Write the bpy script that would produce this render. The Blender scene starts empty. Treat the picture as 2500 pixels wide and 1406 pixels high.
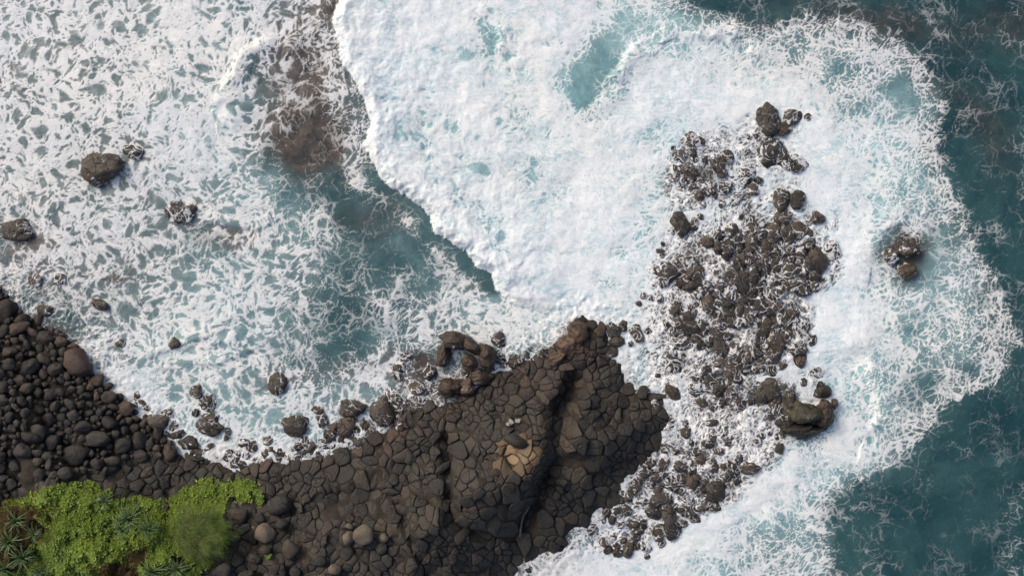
import bpy, bmesh, math, random
from mathutils import Vector, Matrix, Euler
random.seed(7)
SC = bpy.context.scene
COL = SC.collection

# ---------------------------------------------------------------- camera, sky, sun, exposure
CAM_H = 60.0
cam_d = bpy.data.cameras.new('camera')
cam_d.sensor_width = 36.0
cam_d.lens = 36.0 * CAM_H / 62.5
cam_d.clip_end = 3000.0
cam = bpy.data.objects.new('camera', cam_d)
cam.location = (0, 0, CAM_H)
cam.rotation_euler = (0, 0, 0)
COL.objects.link(cam)
SC.camera = cam

SUN_EL, SUN_AZ = math.radians(38), math.radians(-52)      # azimuth clockwise from +Y (top of the photo)
world = bpy.data.worlds.new('World')
SC.world = world
world.use_nodes = True
wn = world.node_tree
wn.nodes.clear()
sky = wn.nodes.new('ShaderNodeTexSky')
sky.sky_type = 'NISHITA'
sky.sun_disc = False
sky.sun_elevation = SUN_EL
sky.sun_rotation = SUN_AZ
sky.air_density = 1.0
sky.dust_density = 5.0
sky.ozone_density = 0.4
bg = wn.nodes.new('ShaderNodeBackground')
bg.inputs['Strength'].default_value = 0.15
wo = wn.nodes.new('ShaderNodeOutputWorld')
wn.links.new(sky.outputs[0], bg.inputs[0])
wn.links.new(bg.outputs[0], wo.inputs[0])

sun_d = bpy.data.lights.new('sun', 'SUN')
sun_d.energy = 1.35
sun_d.angle = math.radians(20)
sun_d.color = (1.0, 0.93, 0.85)
sun = bpy.data.objects.new('sun', sun_d)
sd = Vector((math.sin(SUN_AZ) * math.cos(SUN_EL), math.cos(SUN_AZ) * math.cos(SUN_EL), math.sin(SUN_EL)))
sun.rotation_euler = sd.to_track_quat('Z', 'Y').to_euler()
sun.location = sd * 80
COL.objects.link(sun)

SC.view_settings.view_transform = 'Standard'
SC.view_settings.look = 'None'
SC.view_settings.exposure = 0.03
SC.view_settings.gamma = 1.0
SC.view_settings.use_curve_mapping = False
SC.render.engine = 'CYCLES'
SC.cycles.max_bounces = 4
# ---------------------------------------------------------------- fields
# Plan coordinates: "map units" (u right, v down), 2500 x 1406 over the framed strip of coast; 1 unit = 2.5 cm.
import numpy as np
F32 = np.float32

P_LAT = 512                                            # lattice repeats every 512 cells (far wider than the frame)
def _hash(ix, iy, seed):
    with np.errstate(over='ignore'):
        h = ix.astype(np.uint32) * np.uint32(374761393) + iy.astype(np.uint32) * np.uint32(668265263) + np.uint32((seed * 982451653) & 0xFFFFFFFF)
        h = (h ^ (h >> np.uint32(13))) * np.uint32(1274126177)
        h = (h ^ (h >> np.uint32(16))) * np.uint32(2246822519)
    return h ^ (h >> np.uint32(15))

_GX, _GY = np.meshgrid(np.arange(P_LAT), np.arange(P_LAT))
def perlin(x, y, seed=0):
    """gradient noise, about -0.7..0.7"""
    x0 = np.floor(x); y0 = np.floor(y)
    fx = (x - x0).astype(F32); fy = (y - y0).astype(F32)
    ix = x0.astype(np.int32) & (P_LAT - 1); iy = y0.astype(np.int32) & (P_LAT - 1)
    ang = (_hash(_GX, _GY, seed) & np.uint32(0xFFFF)).astype(F32) * F32(2 * np.pi / 65536)
    cx, sx = np.cos(ang).ravel(), np.sin(ang).ravel()
    ix1 = (ix + 1) & (P_LAT - 1); r0 = iy * P_LAT; r1 = ((iy + 1) & (P_LAT - 1)) * P_LAT
    def g(k, dx, dy):
        return cx[k] * dx + sx[k] * dy
    ux = fx * fx * fx * (fx * (fx * 6 - 15) + 10); uy = fy * fy * fy * (fy * (fy * 6 - 15) + 10)
    a = g(r0 + ix, fx, fy); b = g(r0 + ix1, fx - 1, fy); c = g(r1 + ix, fx, fy - 1); d = g(r1 + ix1, fx - 1, fy - 1)
    return (a + (b - a) * ux) * (1 - uy) + (c + (d - c) * ux) * uy

def fbm(x, y, seed=0, octaves=4, gain=0.5):
    s = 0; a = 1.0; t = 0
    for o in range(octaves):
        s = s + a * perlin(x * 2 ** o + 17.3 * o, y * 2 ** o - 9.1 * o, seed + o)
        t += a; a *= gain
    return s / t * 1.6

def bubbles(x, y, seed=0, rmin=.15, rmax=.8, power=1.5):
    """round holes of mixed size: max over neighbours of (radius - distance), smoothly joined; also F2 - F1 of the cells"""
    x0 = np.floor(x); y0 = np.floor(y)
    fx = (x - x0).astype(F32); fy = (y - y0).astype(F32)
    ix = x0.astype(np.int32); iy = y0.astype(np.int32)
    h = _hash(_GX, _GY, seed); h2 = _hash(_GX, _GY, seed + 7)
    px = ((h & np.uint32(0xFFFF)).astype(F32) / 65536 * .9 + .05).ravel()
    py = ((h >> np.uint32(16)).astype(F32) / 65536 * .9 + .05).ravel()
    rad = (rmin + (rmax - rmin) * ((h2 & np.uint32(0xFFFF)).astype(F32) / 65536) ** power).ravel()
    acc = np.zeros(x.shape, F32); f1 = np.full(x.shape, 9, F32); f2 = np.full(x.shape, 9, F32)
    for dy in (-1, 0, 1):
        for dx in (-1, 0, 1):
            k = ((iy + dy) & (P_LAT - 1)) * P_LAT + ((ix + dx) & (P_LAT - 1))
            d = np.sqrt((px[k] + dx - fx) ** 2 + (py[k] + dy - fy) ** 2)
            acc = acc + np.exp((rad[k] - d) * 14)
            near = d < f1
            f2 = np.where(near, f1, np.minimum(f2, d)); f1 = np.where(near, d, f1)
    return np.log(acc + 1e-6) / 14, f2 - f1

def equalize(a, ref=None):
    """rank -> 0..1 (so that a threshold is a share of the surface)"""
    r = np.sort((a if ref is None else ref).ravel()[::37])
    return np.searchsorted(r, a.ravel()).reshape(a.shape).astype(F32) / F32(len(r))

def sstep(a, b, x):
    t = np.clip((x - a) / (b - a), 0, 1)
    return t * t * (3 - 2 * t)

def bicubic(tab, u, v, cell):
    """sample a small table (cell centres every `cell` units) smoothly; clamped outside"""
    h, w = tab.shape
    x = np.clip(u / cell - 0.5, 0, w - 1.001); y = np.clip(v / cell - 0.5, 0, h - 1.001)
    ix = x.astype(np.int64); iy = y.astype(np.int64)
    fx = (x - ix).astype(F32); fy = (y - iy).astype(F32)
    fx = fx * fx * (3 - 2 * fx) * 0.5 + fx * 0.5; fy = fy * fy * (3 - 2 * fy) * 0.5 + fy * 0.5
    t = tab.astype(F32)
    a = t[iy, ix]; b = t[iy, ix + 1]; c = t[iy + 1, ix]; d = t[iy + 1, ix + 1]
    return (a + (b - a) * fx) * (1 - fy) + (c + (d - c) * fx) * fy

def seg_dist(u, v, pts, closed=False):
    """distance to a polyline"""
    P = list(pts) + ([pts[0]] if closed else [])
    best = np.full(u.shape, 1e9, F32)
    for (x0, y0), (x1, y1) in zip(P[:-1], P[1:]):
        dx, dy = x1 - x0, y1 - y0
        L = dx * dx + dy * dy + 1e-9
        t = np.clip(((u - x0) * dx + (v - y0) * dy) / L, 0, 1)
        d = (u - x0 - t * dx) ** 2 + (v - y0 - t * dy) ** 2
        best = np.minimum(best, d)
    return np.sqrt(best)

def side_of(u, v, pts):
    """+1 / -1: which side of the nearest piece of the polyline"""
    best = np.full(u.shape, 1e9, F32); sg = np.ones(u.shape, F32)
    for (x0, y0), (x1, y1) in zip(pts[:-1], pts[1:]):
        dx, dy = x1 - x0, y1 - y0
        t = np.clip(((u - x0) * dx + (v - y0) * dy) / (dx * dx + dy * dy + 1e-9), 0, 1)
        d = (u - x0 - t * dx) ** 2 + (v - y0 - t * dy) ** 2
        n = d < best
        sg = np.where(n, np.sign(dx * (v - y0) - dy * (u - x0)), sg); best = np.minimum(best, d)
    return sg

def inside(u, v, poly):
    c = np.zeros(u.shape, bool)
    n = len(poly)
    for i in range(n):
        x0, y0 = poly[i]; x1, y1 = poly[(i + 1) % n]
        if y0 == y1: continue
        cond = ((y0 > v) != (y1 > v)) & (u < (x1 - x0) * (v - y0) / (y1 - y0) + x0)
        c ^= cond
    return c

def blob(u, v, x, y, rx, ry, a=0.0):
    ca, sa = math.cos(math.radians(a)), math.sin(math.radians(a))
    du, dv = u - x, v - y
    p = (du * ca + dv * sa) / rx; q = (-du * sa + dv * ca) / ry
    return np.exp(-(p * p + q * q) * 1.2)

# share of white foam, one digit per 50 units (9 = solid white water, L = land)
FOAM = """
77676767887676552999999999999876444311123443211224
77667777887667545999999998999976446655666543222113
76767677777875446999999799998556778787667777642111
76676677876645545999999899985579888877876667742111
76766777777755545799999899955789999999987676653111
77768777878755324599999997999799999999988556662111
77777678787865322499998898999899777886899776673111
77776647788642113489999999999999766776899866674111
77764677777643221899989799999998665788899876531111
66765667656574221149999999999997666878899876432211
57777666566765452014999999999997899876889977655212
46777766644575543110399899999986877545779966753323
55776665544566542111139888999998668644447995365322
54455445656666542223234999999897656543457984356421
L4455455667775532343346999989987664434699956665421
LL445566777676532233555567889888756553479998556531
LLL4666666665554212465656756L88875566458999846664L
LLLL6767776655432465225453LL88875666558999645564L1
LLLLL8886777655436663434LLLL9866665579986555315111
LLLLL888666666654664443LLLLLLL78876565799554321111
LLLLLL778767656655443LLLLLLLLLLL877687534885531110
LLLLLLLL8777777654LLLLLLLLLLLLLL766778637875311100
LLLLLLLLL987886444LLLLLLLLLLLLL7876677888864210000
LLLLLLLLLLLLLLLLLLLLLLLLLLLLLLL6676469976532100000
LLLLLLLLLLLLLLLLLLLLLLLLLLLLLL78665898643211100003
LLLLLLLLLLLLLLLLLLLLLLLLLLLL6787689975343221000001
LLLLLLLLLLLLLLLLLLLLLLLLLL456778998665543210000002
LLLLLLLLLLLLLLLLLLLLLLLLL3888899986566653311000002
"""
# milky air-charged water, one digit per 100 units
MILKY = """
4445564299989878764232100
4444553299988967876554100
3444562169998969999966500
3334562139888999988999500
3333555219988999878899730
3443455412999999888997520
3334554322399999654595740
3345664212368998643698651
3346654224457688654797551
3367654455333388765597320
3333666554333333776486200
3333333555666333366888520
3333333333333336788742100
3333333333333378985543100
"""
LAND = [(-700, 640), (-60, 690), (0, 706), (40, 748), (90, 790), (150, 812), (172, 838), (215, 872), (222, 905), (245, 930), (288, 958), (322, 1000),
        (350, 1030), (385, 1048), (400, 1062), (430, 1092), (452, 1112), (520, 1126), (580, 1141), (650, 1130),
        (700, 1126), (740, 1115), (800, 1112), (830, 1098), (870, 1088), (900, 1062), (960, 1042), (1000, 1012),
        (1040, 992), (1110, 976), (1135, 950), (1180, 934), (1200, 905), (1240, 902), (1290, 890), (1330, 860),
        (1372, 828), (1400, 788), (1422, 775), (1445, 792), (1480, 800), (1500, 815), (1492, 838), (1470, 868), (1520, 882), (1530, 925),
        (1550, 953), (1600, 958), (1625, 985), (1628, 1040), (1612, 1090), (1575, 1118), (1555, 1150), (1512, 1183),
        (1505, 1230), (1462, 1243), (1440, 1270), (1400, 1298), (1380, 1334), (1330, 1348), (1280, 1362), (1250, 1390),
        (1235, 1430), (1180, 1600), (1150, 2200), (-700, 2200)]
FRONT = [(845, -300), (835, -60), (828, 0), (812, 55), (826, 110), (838, 160), (868, 200), (893, 262), (908, 300), (890, 360), (928, 430), (968, 466),
         (1002, 486), (1050, 528), (1062, 570), (1100, 592), (1142, 618), (1158, 650), (1196, 668), (1214, 712),
         (1248, 742), (1330, 764), (1440, 776)]
BROWN = [(765, 350, 105, 80, 0, 1.15), (745, 240, 120, 130, 10, .95), (715, 90, 120, 90, 30, .8), (800, 15, 45, 40, 0, 1.0),
         (15, 190, 40, 40, 0, 1.0), (335, 368, 65, 28, 20, 1.0), (185, 185, 60, 35, -20, .55), (445, 515, 60, 42, -30, .9),
         (560, 578, 95, 38, 5, .9), (285, 675, 85, 28, 5, .8), (100, 590, 75, 45, -20, .7), (60, 640, 140, 90, 20, .45),
         (220, 760, 180, 60, 25, .45), (240, 560, 120, 60, 0, .35), (860, 905, 120, 40, 0, .5), (1000, 900, 60, 60, 0, .8), (1060, 940, 90, 60, 0, .9),
         (870, 1000, 60, 30, 0, .4), (700, 930, 90, 40, 0, .45), (860, 540, 60, 40, 0, .25), (940, 530, 70, 70, 0, .35),
         (2212, 622, 55, 78, 15, 1.3), (2140, 50, 220, 45, 10, .5), (2280, 200, 220, 40, 35, .2), (2420, 330, 50, 120, -20, .33),
         (2480, 60, 120, 60, 0, .4), (1230, 1000, 200, 300, 0, .5), (1850, 60, 80, 20, 0, .3)]
REEF = [(1640, 350), (1700, 330), (1800, 310), (1840, 255), (1960, 260), (1985, 330), (1975, 430), (2000, 470), (2060, 520), (2060, 620), (2040, 690),
        (1975, 740), (1990, 830), (1975, 880), (2015, 960), (2045, 1000), (2000, 1060), (1920, 1075), (1870, 1150), (1780, 1215), (1730, 1260),
        (1660, 1290), (1600, 1350), (1500, 1360), (1420, 1330), (1480, 1240), (1530, 1180), (1600, 1100), (1640, 1000), (1620, 950), (1560, 870),
        (1560, 790), (1590, 700), (1590, 640), (1630, 560), (1620, 440)]

# gaps in the solid white where green water looks through: x, y, rx, ry, turn, strength
WINDOWS = [(1215, 95, 38, 70, -25, .5), (1490, 80, 60, 40, -35, .42), (1450, 160, 80, 60, 0, .50), (1420, 245, 35, 45, 20, .75), (1010, 330, 60, 30, 20, .3), (940, 250, 40, 30, 0, .25), (1330, 480, 70, 40, -20, .28), (1590, 330, 60, 25, -30, .25), (1120, 480, 50, 30, 20, .28), (1350, 330, 50, 30, 0, .3), (1100, 120, 50, 40, 0, .25), (1545, 55, 60, 40, 0, .45),
           (1275, 195, 30, 25, 0, .35), (1250, 285, 30, 35, 0, .45), (1108, 312, 14, 22, 0, .6), (1045, 285, 40, 22, 0, .3),
           (1285, 420, 40, 32, 0, .5), (1140, 405, 30, 30, 0, .4), (1195, 540, 32, 40, -30, .5), (1050, 390, 20, 12, 0, .4),
           (1215, 590, 20, 20, 0, .35), (2040, 160, 45, 55, 20, .45), (2185, 225, 60, 50, 20, .5), (2230, 250, 45, 50, 0, .5),
           (1900, 55, 60, 25, 0, .3), (2085, 930, 20, 60, -15, .45), (1650, 120, 40, 20, 0, .25), (1480, 230, 40, 20, 0, .3),
           (1290, 690, 50, 16, 0, .3), (1480, 690, 30, 20, 0, .3), (2270, 700, 60, 30, 10, .25), (1200, 110, 25, 45, 0, .35),
           (2230, 800, 75, 60, 0, .25), (2320, 850, 45, 60, 0, .3), (1510, 620, 25, 18, 0, .35), (975, 860, 30, 20, 0, .3), (2262, 612, 60, 70, 0, .45),
           (2190, 600, 40, 50, 0, .45)]

EAST = [(1560, -400), (1640, -20), (1700, 20), (1790, 50), (1880, 62), (1960, 30), (2040, 42), (2120, 66), (2190, 100), (2245, 145), (2292, 205), (2312, 262), (2292, 320),
        (2282, 372), (2318, 430), (2345, 490), (2372, 560), (2404, 625), (2442, 690), (2470, 752), (2486, 830), (2468, 900), (2415, 948),
        (2345, 982), (2292, 1012), (2275, 1065), (2205, 1118), (2150, 1150), (2085, 1178), (2040, 1215), (2010, 1260), (2035, 1330), (2042, 1420), (2060, 1800)]
def east_sd(u, v):
    d = seg_dist(u, v, EAST)
    return np.where(inside(u, v, EAST + [(-2000, 1800), (-2000, -400)]), d, -d)      # > 0 on the surf side

def table(txt, blank):
    rows = [r for r in txt.strip().split('\n')]
    w = max(len(r) for r in rows)
    return np.array([[blank if c == 'L' else int(c) for c in r.ljust(w, r[-1])] for r in rows], F32)

def land_height(u, v):
    """signed distance based height of the rock above still water, metres"""
    n = perlin(u / 40, v / 40, 51) * 22 + perlin(u / 16, v / 16, 52) * 8
    d = seg_dist(u, v, LAND, True)
    s = np.where(inside(u, v, LAND), d, -d) + n
    h = np.where(s > 0, 0.10 + 0.011 * s, 0.016 * s)
    h = np.minimum(h, 2.6 + fbm(u / 260, v / 260, 61, 3) * 0.9)
    return np.maximum(h, -6.0), s

def seg_sd(u, v):
    d = seg_dist(u, v, LAND, True)
    return np.where(inside(u, v, LAND), d, -d)

def w3(u, v, k):
    return perlin(u / 26, v / 26, 331 + k) * 16 + perlin(u / 9, v / 9, 335 + k) * 5

def foam_cover(u, v, f):
    """share of white at every point (0..1) and the helper fields for the sheet"""
    cov = f['cov'].copy(); sf = f['sfront']; du, dv = f['du'], f['dv']
    lim = np.where(v > 400, .10, .40) + sstep(10, 70, -sf) * .7
    outside = (sf < 0) * sstep(120, 80, -sf) * sstep(778, 690, v)
    cov = cov + (np.minimum(cov, lim) - cov) * outside
    cov = cov + .13 * fbm(u / 150, v / 150, 371, 3) * sstep(.25, .5, cov) * sstep(.95, .8, cov)
    cov = np.where((sf > 0) & (sf < 60) & (v < 752 + w3(u, v, 3)), np.maximum(cov, 1.04), cov)
    for q in WINDOWS: cov = cov - blob(u + du * .5, v + dv * .5, *q[:5]) * q[5] * (sf > 25)
    cov = cov + fbm(u / 30, v / 30, 151, 3) * .13 * sstep(.10, .35, cov) * sstep(1.02, .8, cov)
    ed = east_sd(u + w3(u, v, 0) + du * .3, v + w3(u, v, 1) + dv * .3)
    cov = np.where(ed < 0, np.minimum(cov, .06 + .30 * sstep(-26, 0, ed) + .20 * sstep(.10, .5, f['fpatch']) + .2 * sstep(2380, 2500, u) * sstep(1150, 1250, v)), cov)
    cov = np.maximum(cov, .50 * sstep(0, 12, ed) * sstep(95, 30, ed) * sstep(1700, 1800, u))
    cov = cov - .17 * sstep(.10, .55, fbm(u / 110, v / 75, 353, 4)) * sstep(.9, 1.0, cov) * sstep(50, 110, sf)
    mixk = sstep(.36, .62, cov + .10 * f['fpatch'])
    mixk = mixk * (1 - .75 * sstep(1150, 1500, u))            # the eastern fringe is all strings
    L = f['strg'] * (1 - mixk) + f['lace'] * mixk
    rd = seg_dist(u + du, v + dv, REEF, True); rin = inside(u + du, v + dv, REEF)
    reef = sstep(-16, 16, np.where(rin, rd, -rd)) * sstep(.97, .85, cov)
    near_land = sstep(-150, -40, seg_sd(u, v)) * .6
    fk = np.maximum(reef * (.35 + .65 * sstep(-.25, .15, fbm(u / 50, v / 50, 93, 3))), near_land)
    L = L * (1 - fk) + f['fine'] * fk
    L = equalize(L, L[(u > 0) & (u < 2500) & (v > 0) & (v < 1406)])
    cov = cov - reef * (.12 * np.clip(blob(u, v, 1870, 720, 120, 190, 0) + blob(u, v, 1860, 970, 100, 110) + blob(u, v, 1720, 400, 70, 60), 0, 1) + .14 + .10 * sstep(.62, .45, cov)) - .10 * sstep(900, 600, u) * sstep(.9, .7, cov) - .10 * np.clip(blob(u + du, v + dv, 755, 330, 80, 80) + blob(u + du, v + dv, 735, 200, 90, 90), 0, 1)
    cov = cov - .13 * sstep(.44, .18, cov)
    val = L - (1 - cov) + sstep(.86, 1.0, cov) * .22
    soft = .08 + .20 * sstep(-.25, .4, fbm(u / 110, v / 110, 88, 2)) + .18 * sstep(.85, 1.0, cov)
    soft = soft + reef * (.02 + .12 * sstep(-.3, .3, fbm(u / 45, v / 45, 89, 2))) + .16 * sstep(.55, .3, cov)
    veil = np.clip(.5 + .55 * fbm(f['U'] / 26, f['V'] / 26, 92, 4), 0, 1)
    sheet = sstep(-soft, soft * 1.3, val)
    rim = np.exp(-((val - .05) / .07) ** 2)
    fibz = np.clip(sstep(330, 700, v + u * .45 + f['fpatch'] * 250) + reef + sstep(1500, 1700, u), 0, 1) * sstep(1.0, .8, cov)
    film = .80 - .44 * fibz * (1 - .55 * reef) + (.20 + .16 * fibz) * veil
    op = sheet * film + (1 - sheet * film) * (rim * .35 + f['fib'] * sheet * (.45 + .35 * fibz))
    thin = sstep(.12, .5, cov) * (.02 + .08 * veil + .22 * f['fib'] ** 2 * sstep(-.5, -.05, val))
    op = op * (.50 + .50 * sstep(.12, .50, cov))
    op = np.maximum(op, thin)
    return dict(ed=ed, cov=cov, val=val, soft=soft, veil=veil, reef=reef, op=np.clip(op, 0, 1), sheet=sheet, fib=np.clip(.62 * f['fib'] + .38 * veil, 0, 1))

def water_fields(u, v):
    """u, v: 2-D float arrays in map units. Returns dict of fields for the water sheet."""
    # slow swirl that carries the lace
    w1x = fbm(u / 150, v / 150, 1, 3) * 60; w1y = fbm(u / 150, v / 150, 5, 3) * 60
    w2x = fbm((u + w1x) / 55, (v + w1y) / 55, 9, 2) * 17; w2y = fbm((u + w1x) / 55, (v + w1y) / 55, 13, 2) * 17
    w3x = perlin((u + w2x) / 17, (v + w2y) / 17, 21) * 5; w3y = perlin((u + w2x) / 17, (v + w2y) / 17, 23) * 5
    w4x = perlin(u / 6, v / 6, 24) * 1.6; w4y = perlin(u / 6, v / 6, 26) * 1.6
    U = u + w1x * .5 + w2x + w3x + w4x; V = v + w1y * .5 + w2y + w3y + w4y
    # lace: round holes at four sizes, walls between them stay white
    big = fbm(u / 90, v / 90, 41, 3)
    wa = sstep(-.2, .35, big)
    b1, n1 = bubbles(U / 58, V / 50, 31, .10, .62); b2, n2 = bubbles(U / 27, V / 31, 33, .10, .62)
    b3, n3 = bubbles(U / 15, V / 13.5, 35, .10, .62, 1.2); b4, n4 = bubbles(U / 8, V / 7.5, 37, .05, .60, 1.3)
    hole = np.maximum(b1 * .88 - .30 * (1 - wa), b2 * .90 - .03)
    hole = np.maximum(hole, b3 * .92 + .01 - .08 * wa)
    hole = np.maximum(hole, b4 * .84 - .04)
    wall = np.minimum(n1 * 1.1, np.minimum(n2 * 1.0 + .12, .8))       # where the foam is thin the cell walls carry it
    lace = -hole * 1.0 - wall * .32 + 0.07 * fbm(U / 12, V / 12, 43, 3)
    lace = equalize(lace)
    # fibres: thin bright ridges drawn out by the swirl, three sizes
    X = u + w1x * .8 + w2x * 1.7 + w3x * 1.3; Y = v + w1y * .8 + w2y * 1.7 + w3y * 1.3
    def ridge(s, seed, k, p=1.0):
        return np.clip(1 - np.abs(perlin(X / s + w4x / s * .6, Y / s, seed)) * k, 0, 1) ** p
    fpatch = fbm(u / 75, v / 75, 309, 4)
    def thread(n, w, k):                                   # cell walls: a web that never breaks off
        return k * np.exp(-(n / (w * (1 + .8 * fpatch))) ** 2)
    q1 = thread(bubbles(U / 64, V / 52, 361)[1], .085, 1.0); q2 = thread(n2, .13, .96); q3 = thread(n3, .20, .86); q4 = thread(n4, .26, .66)
    fib = np.maximum(np.maximum(q1, q2), np.maximum(q3, q4))
    fib = np.maximum(fib, ridge(30, 301, 6.5, 1.2) * .85)
    strg = equalize(fib + .34 * fpatch + .10 * fbm(u / 20, v / 20, 315, 2))
    fine = equalize(np.maximum(np.maximum(q2, q3), np.maximum(q4 * 1.1, ridge(13, 313, 5.0) * .85)) + .36 * fpatch)
    # coverage table, its borders made uneven
    du = fbm(u / 70, v / 70, 71, 3) * 30; dv = fbm(u / 70, v / 70, 75, 3) * 30
    foam_t = table(FOAM, 6.5) / 9.0
    cov = bicubic(foam_t, u + du, v + dv, 50.0)
    milk = bicubic(table(MILKY, 3) / 9.0, u + du, v + dv, 100.0)
    # the breaking wave: sharp toe, to its right all white
    fd = seg_dist(u + du * .25 + w3x * 1.2 + w4x * 2.2, v + dv * .25 + w3y * 1.2 + w4y * 2.2, FRONT)
    right = inside(u + du * .25 + w3x * 1.2 + w4x * 2.2, v + dv * .25 + w3y * 1.2 + w4y * 2.2, FRONT + [(1440, 900), (2700, 900), (2700, -300)])
    sfront = np.where(right, fd, -fd)
    return dict(U=u + w1x * .35 + w2x * .45 + w3x * .5, V=v + w1y * .35 + w2y * .45 + w3y * .5, fine=fine, fib=fib, fpatch=fpatch, lace=lace, strg=strg, cov=cov, milk=milk, sfront=sfront, big=big, n1=n1, n2=n2, n3=n3, du=du, dv=dv)
# ---------------------------------------------------------------- helpers
M = 0.025                                              # metres per map unit
def W(u, v): return ((u - 1250.0) * M, (703.0 - v) * M)
def at(u, v, z=0.0):
    """world point at height z that stands where the photo shows (u, v)"""
    k = (CAM_H - z) / CAM_H
    x, y = W(u, v)
    return (x * k, y * k, z)

def tag(o, label=None, cat=None, group=None, kind=None):
    if label: o['label'] = label
    if cat: o['category'] = cat
    if group: o['group'] = group
    if kind: o['kind'] = kind
    return o

def mesh_np(name, verts, faces, mat=None, smooth=True):
    """verts (n,3) array, faces (m,3|4) array -> mesh"""
    verts = np.asarray(verts, F32); faces = np.asarray(faces, np.int32)
    me = bpy.data.meshes.new(name)
    me.vertices.add(len(verts)); me.vertices.foreach_set('co', verts.ravel())
    k = faces.shape[1]
    me.loops.add(faces.size); me.loops.foreach_set('vertex_index', faces.ravel())
    me.polygons.add(len(faces))
    me.polygons.foreach_set('loop_start', np.arange(len(faces), dtype=np.int32) * k)
    me.polygons.foreach_set('loop_total', np.full(len(faces), k, np.int32))
    me.polygons.foreach_set('use_smooth', np.full(len(faces), smooth, bool))
    me.update(calc_edges=True)
    if mat: me.materials.append(mat)
    return me

def obj(name, me, parent=None, loc=None):
    o = bpy.data.objects.new(name, me)
    COL.objects.link(o)
    if parent: o.parent = parent
    if loc is not None: o.location = loc
    return o

def attr4(me, name, arr):
    a = me.attributes.new(name, 'FLOAT_COLOR', 'POINT')
    a.data.foreach_set('color', np.ascontiguousarray(arr, F32).ravel())

class NT:
    """terse node builder"""
    def __init__(s, name):
        s.m = bpy.data.materials.new(name); s.m.use_nodes = True
        s.t = s.m.node_tree; s.t.nodes.clear()
        s.out = s.t.nodes.new('ShaderNodeOutputMaterial')
    def n(s, typ, inp=None, **kw):
        nd = s.t.nodes.new(typ)
        for k, v in kw.items(): setattr(nd, k, v)
        for k, v in (inp or {}).items():
            sock = nd.inputs[k]
            if isinstance(v, bpy.types.NodeSocket): s.t.links.new(v, sock)
            else: sock.default_value = v
        return nd
    def math(s, op, a, b=0.0, c=None, clamp=False):
        nd = s.n('ShaderNodeMath', {0: a, 1: b}, operation=op, use_clamp=clamp)
        if c is not None:
            if isinstance(c, bpy.types.NodeSocket): s.t.links.new(c, nd.inputs[2])
            else: nd.inputs[2].default_value = c
        return nd.outputs[0]
    def step(s, x, a, b):
        return s.n('ShaderNodeMapRange', {'Value': x, 'From Min': a, 'From Max': b}, interpolation_type='SMOOTHSTEP').outputs[0]
    def mix(s, f, a, b):
        nd = s.n('ShaderNodeMix', {0: f}, data_type='RGBA')
        for i, v in ((6, a), (7, b)):
            if isinstance(v, bpy.types.NodeSocket): s.t.links.new(v, nd.inputs[i])
            else: nd.inputs[i].default_value = (*v, 1) if len(v) == 3 else v
        return nd.outputs[2]
    def noise(s, vec, scale, detail=4.0, rough=0.55, dist=0.0):
        return s.n('ShaderNodeTexNoise', {'Vector': vec, 'Scale': scale, 'Detail': detail, 'Roughness': rough, 'Distortion': dist}).outputs[0]
    def bump(s, h, strength, dist, normal=None):
        d = {'Height': h, 'Strength': strength, 'Distance': dist}
        if normal is not None: d['Normal'] = normal
        return s.n('ShaderNodeBump', d).outputs[0]
    def end(s, color, rough=0.8, normal=None, spec=0.5):
        d = {'Base Color': color, 'Roughness': rough, 'Specular IOR Level': spec}
        if normal is not None: d['Normal'] = normal
        p = s.n('ShaderNodeBsdfPrincipled', d)
        s.t.links.new(p.outputs[0], s.out.inputs[0])
        return s.m

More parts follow.
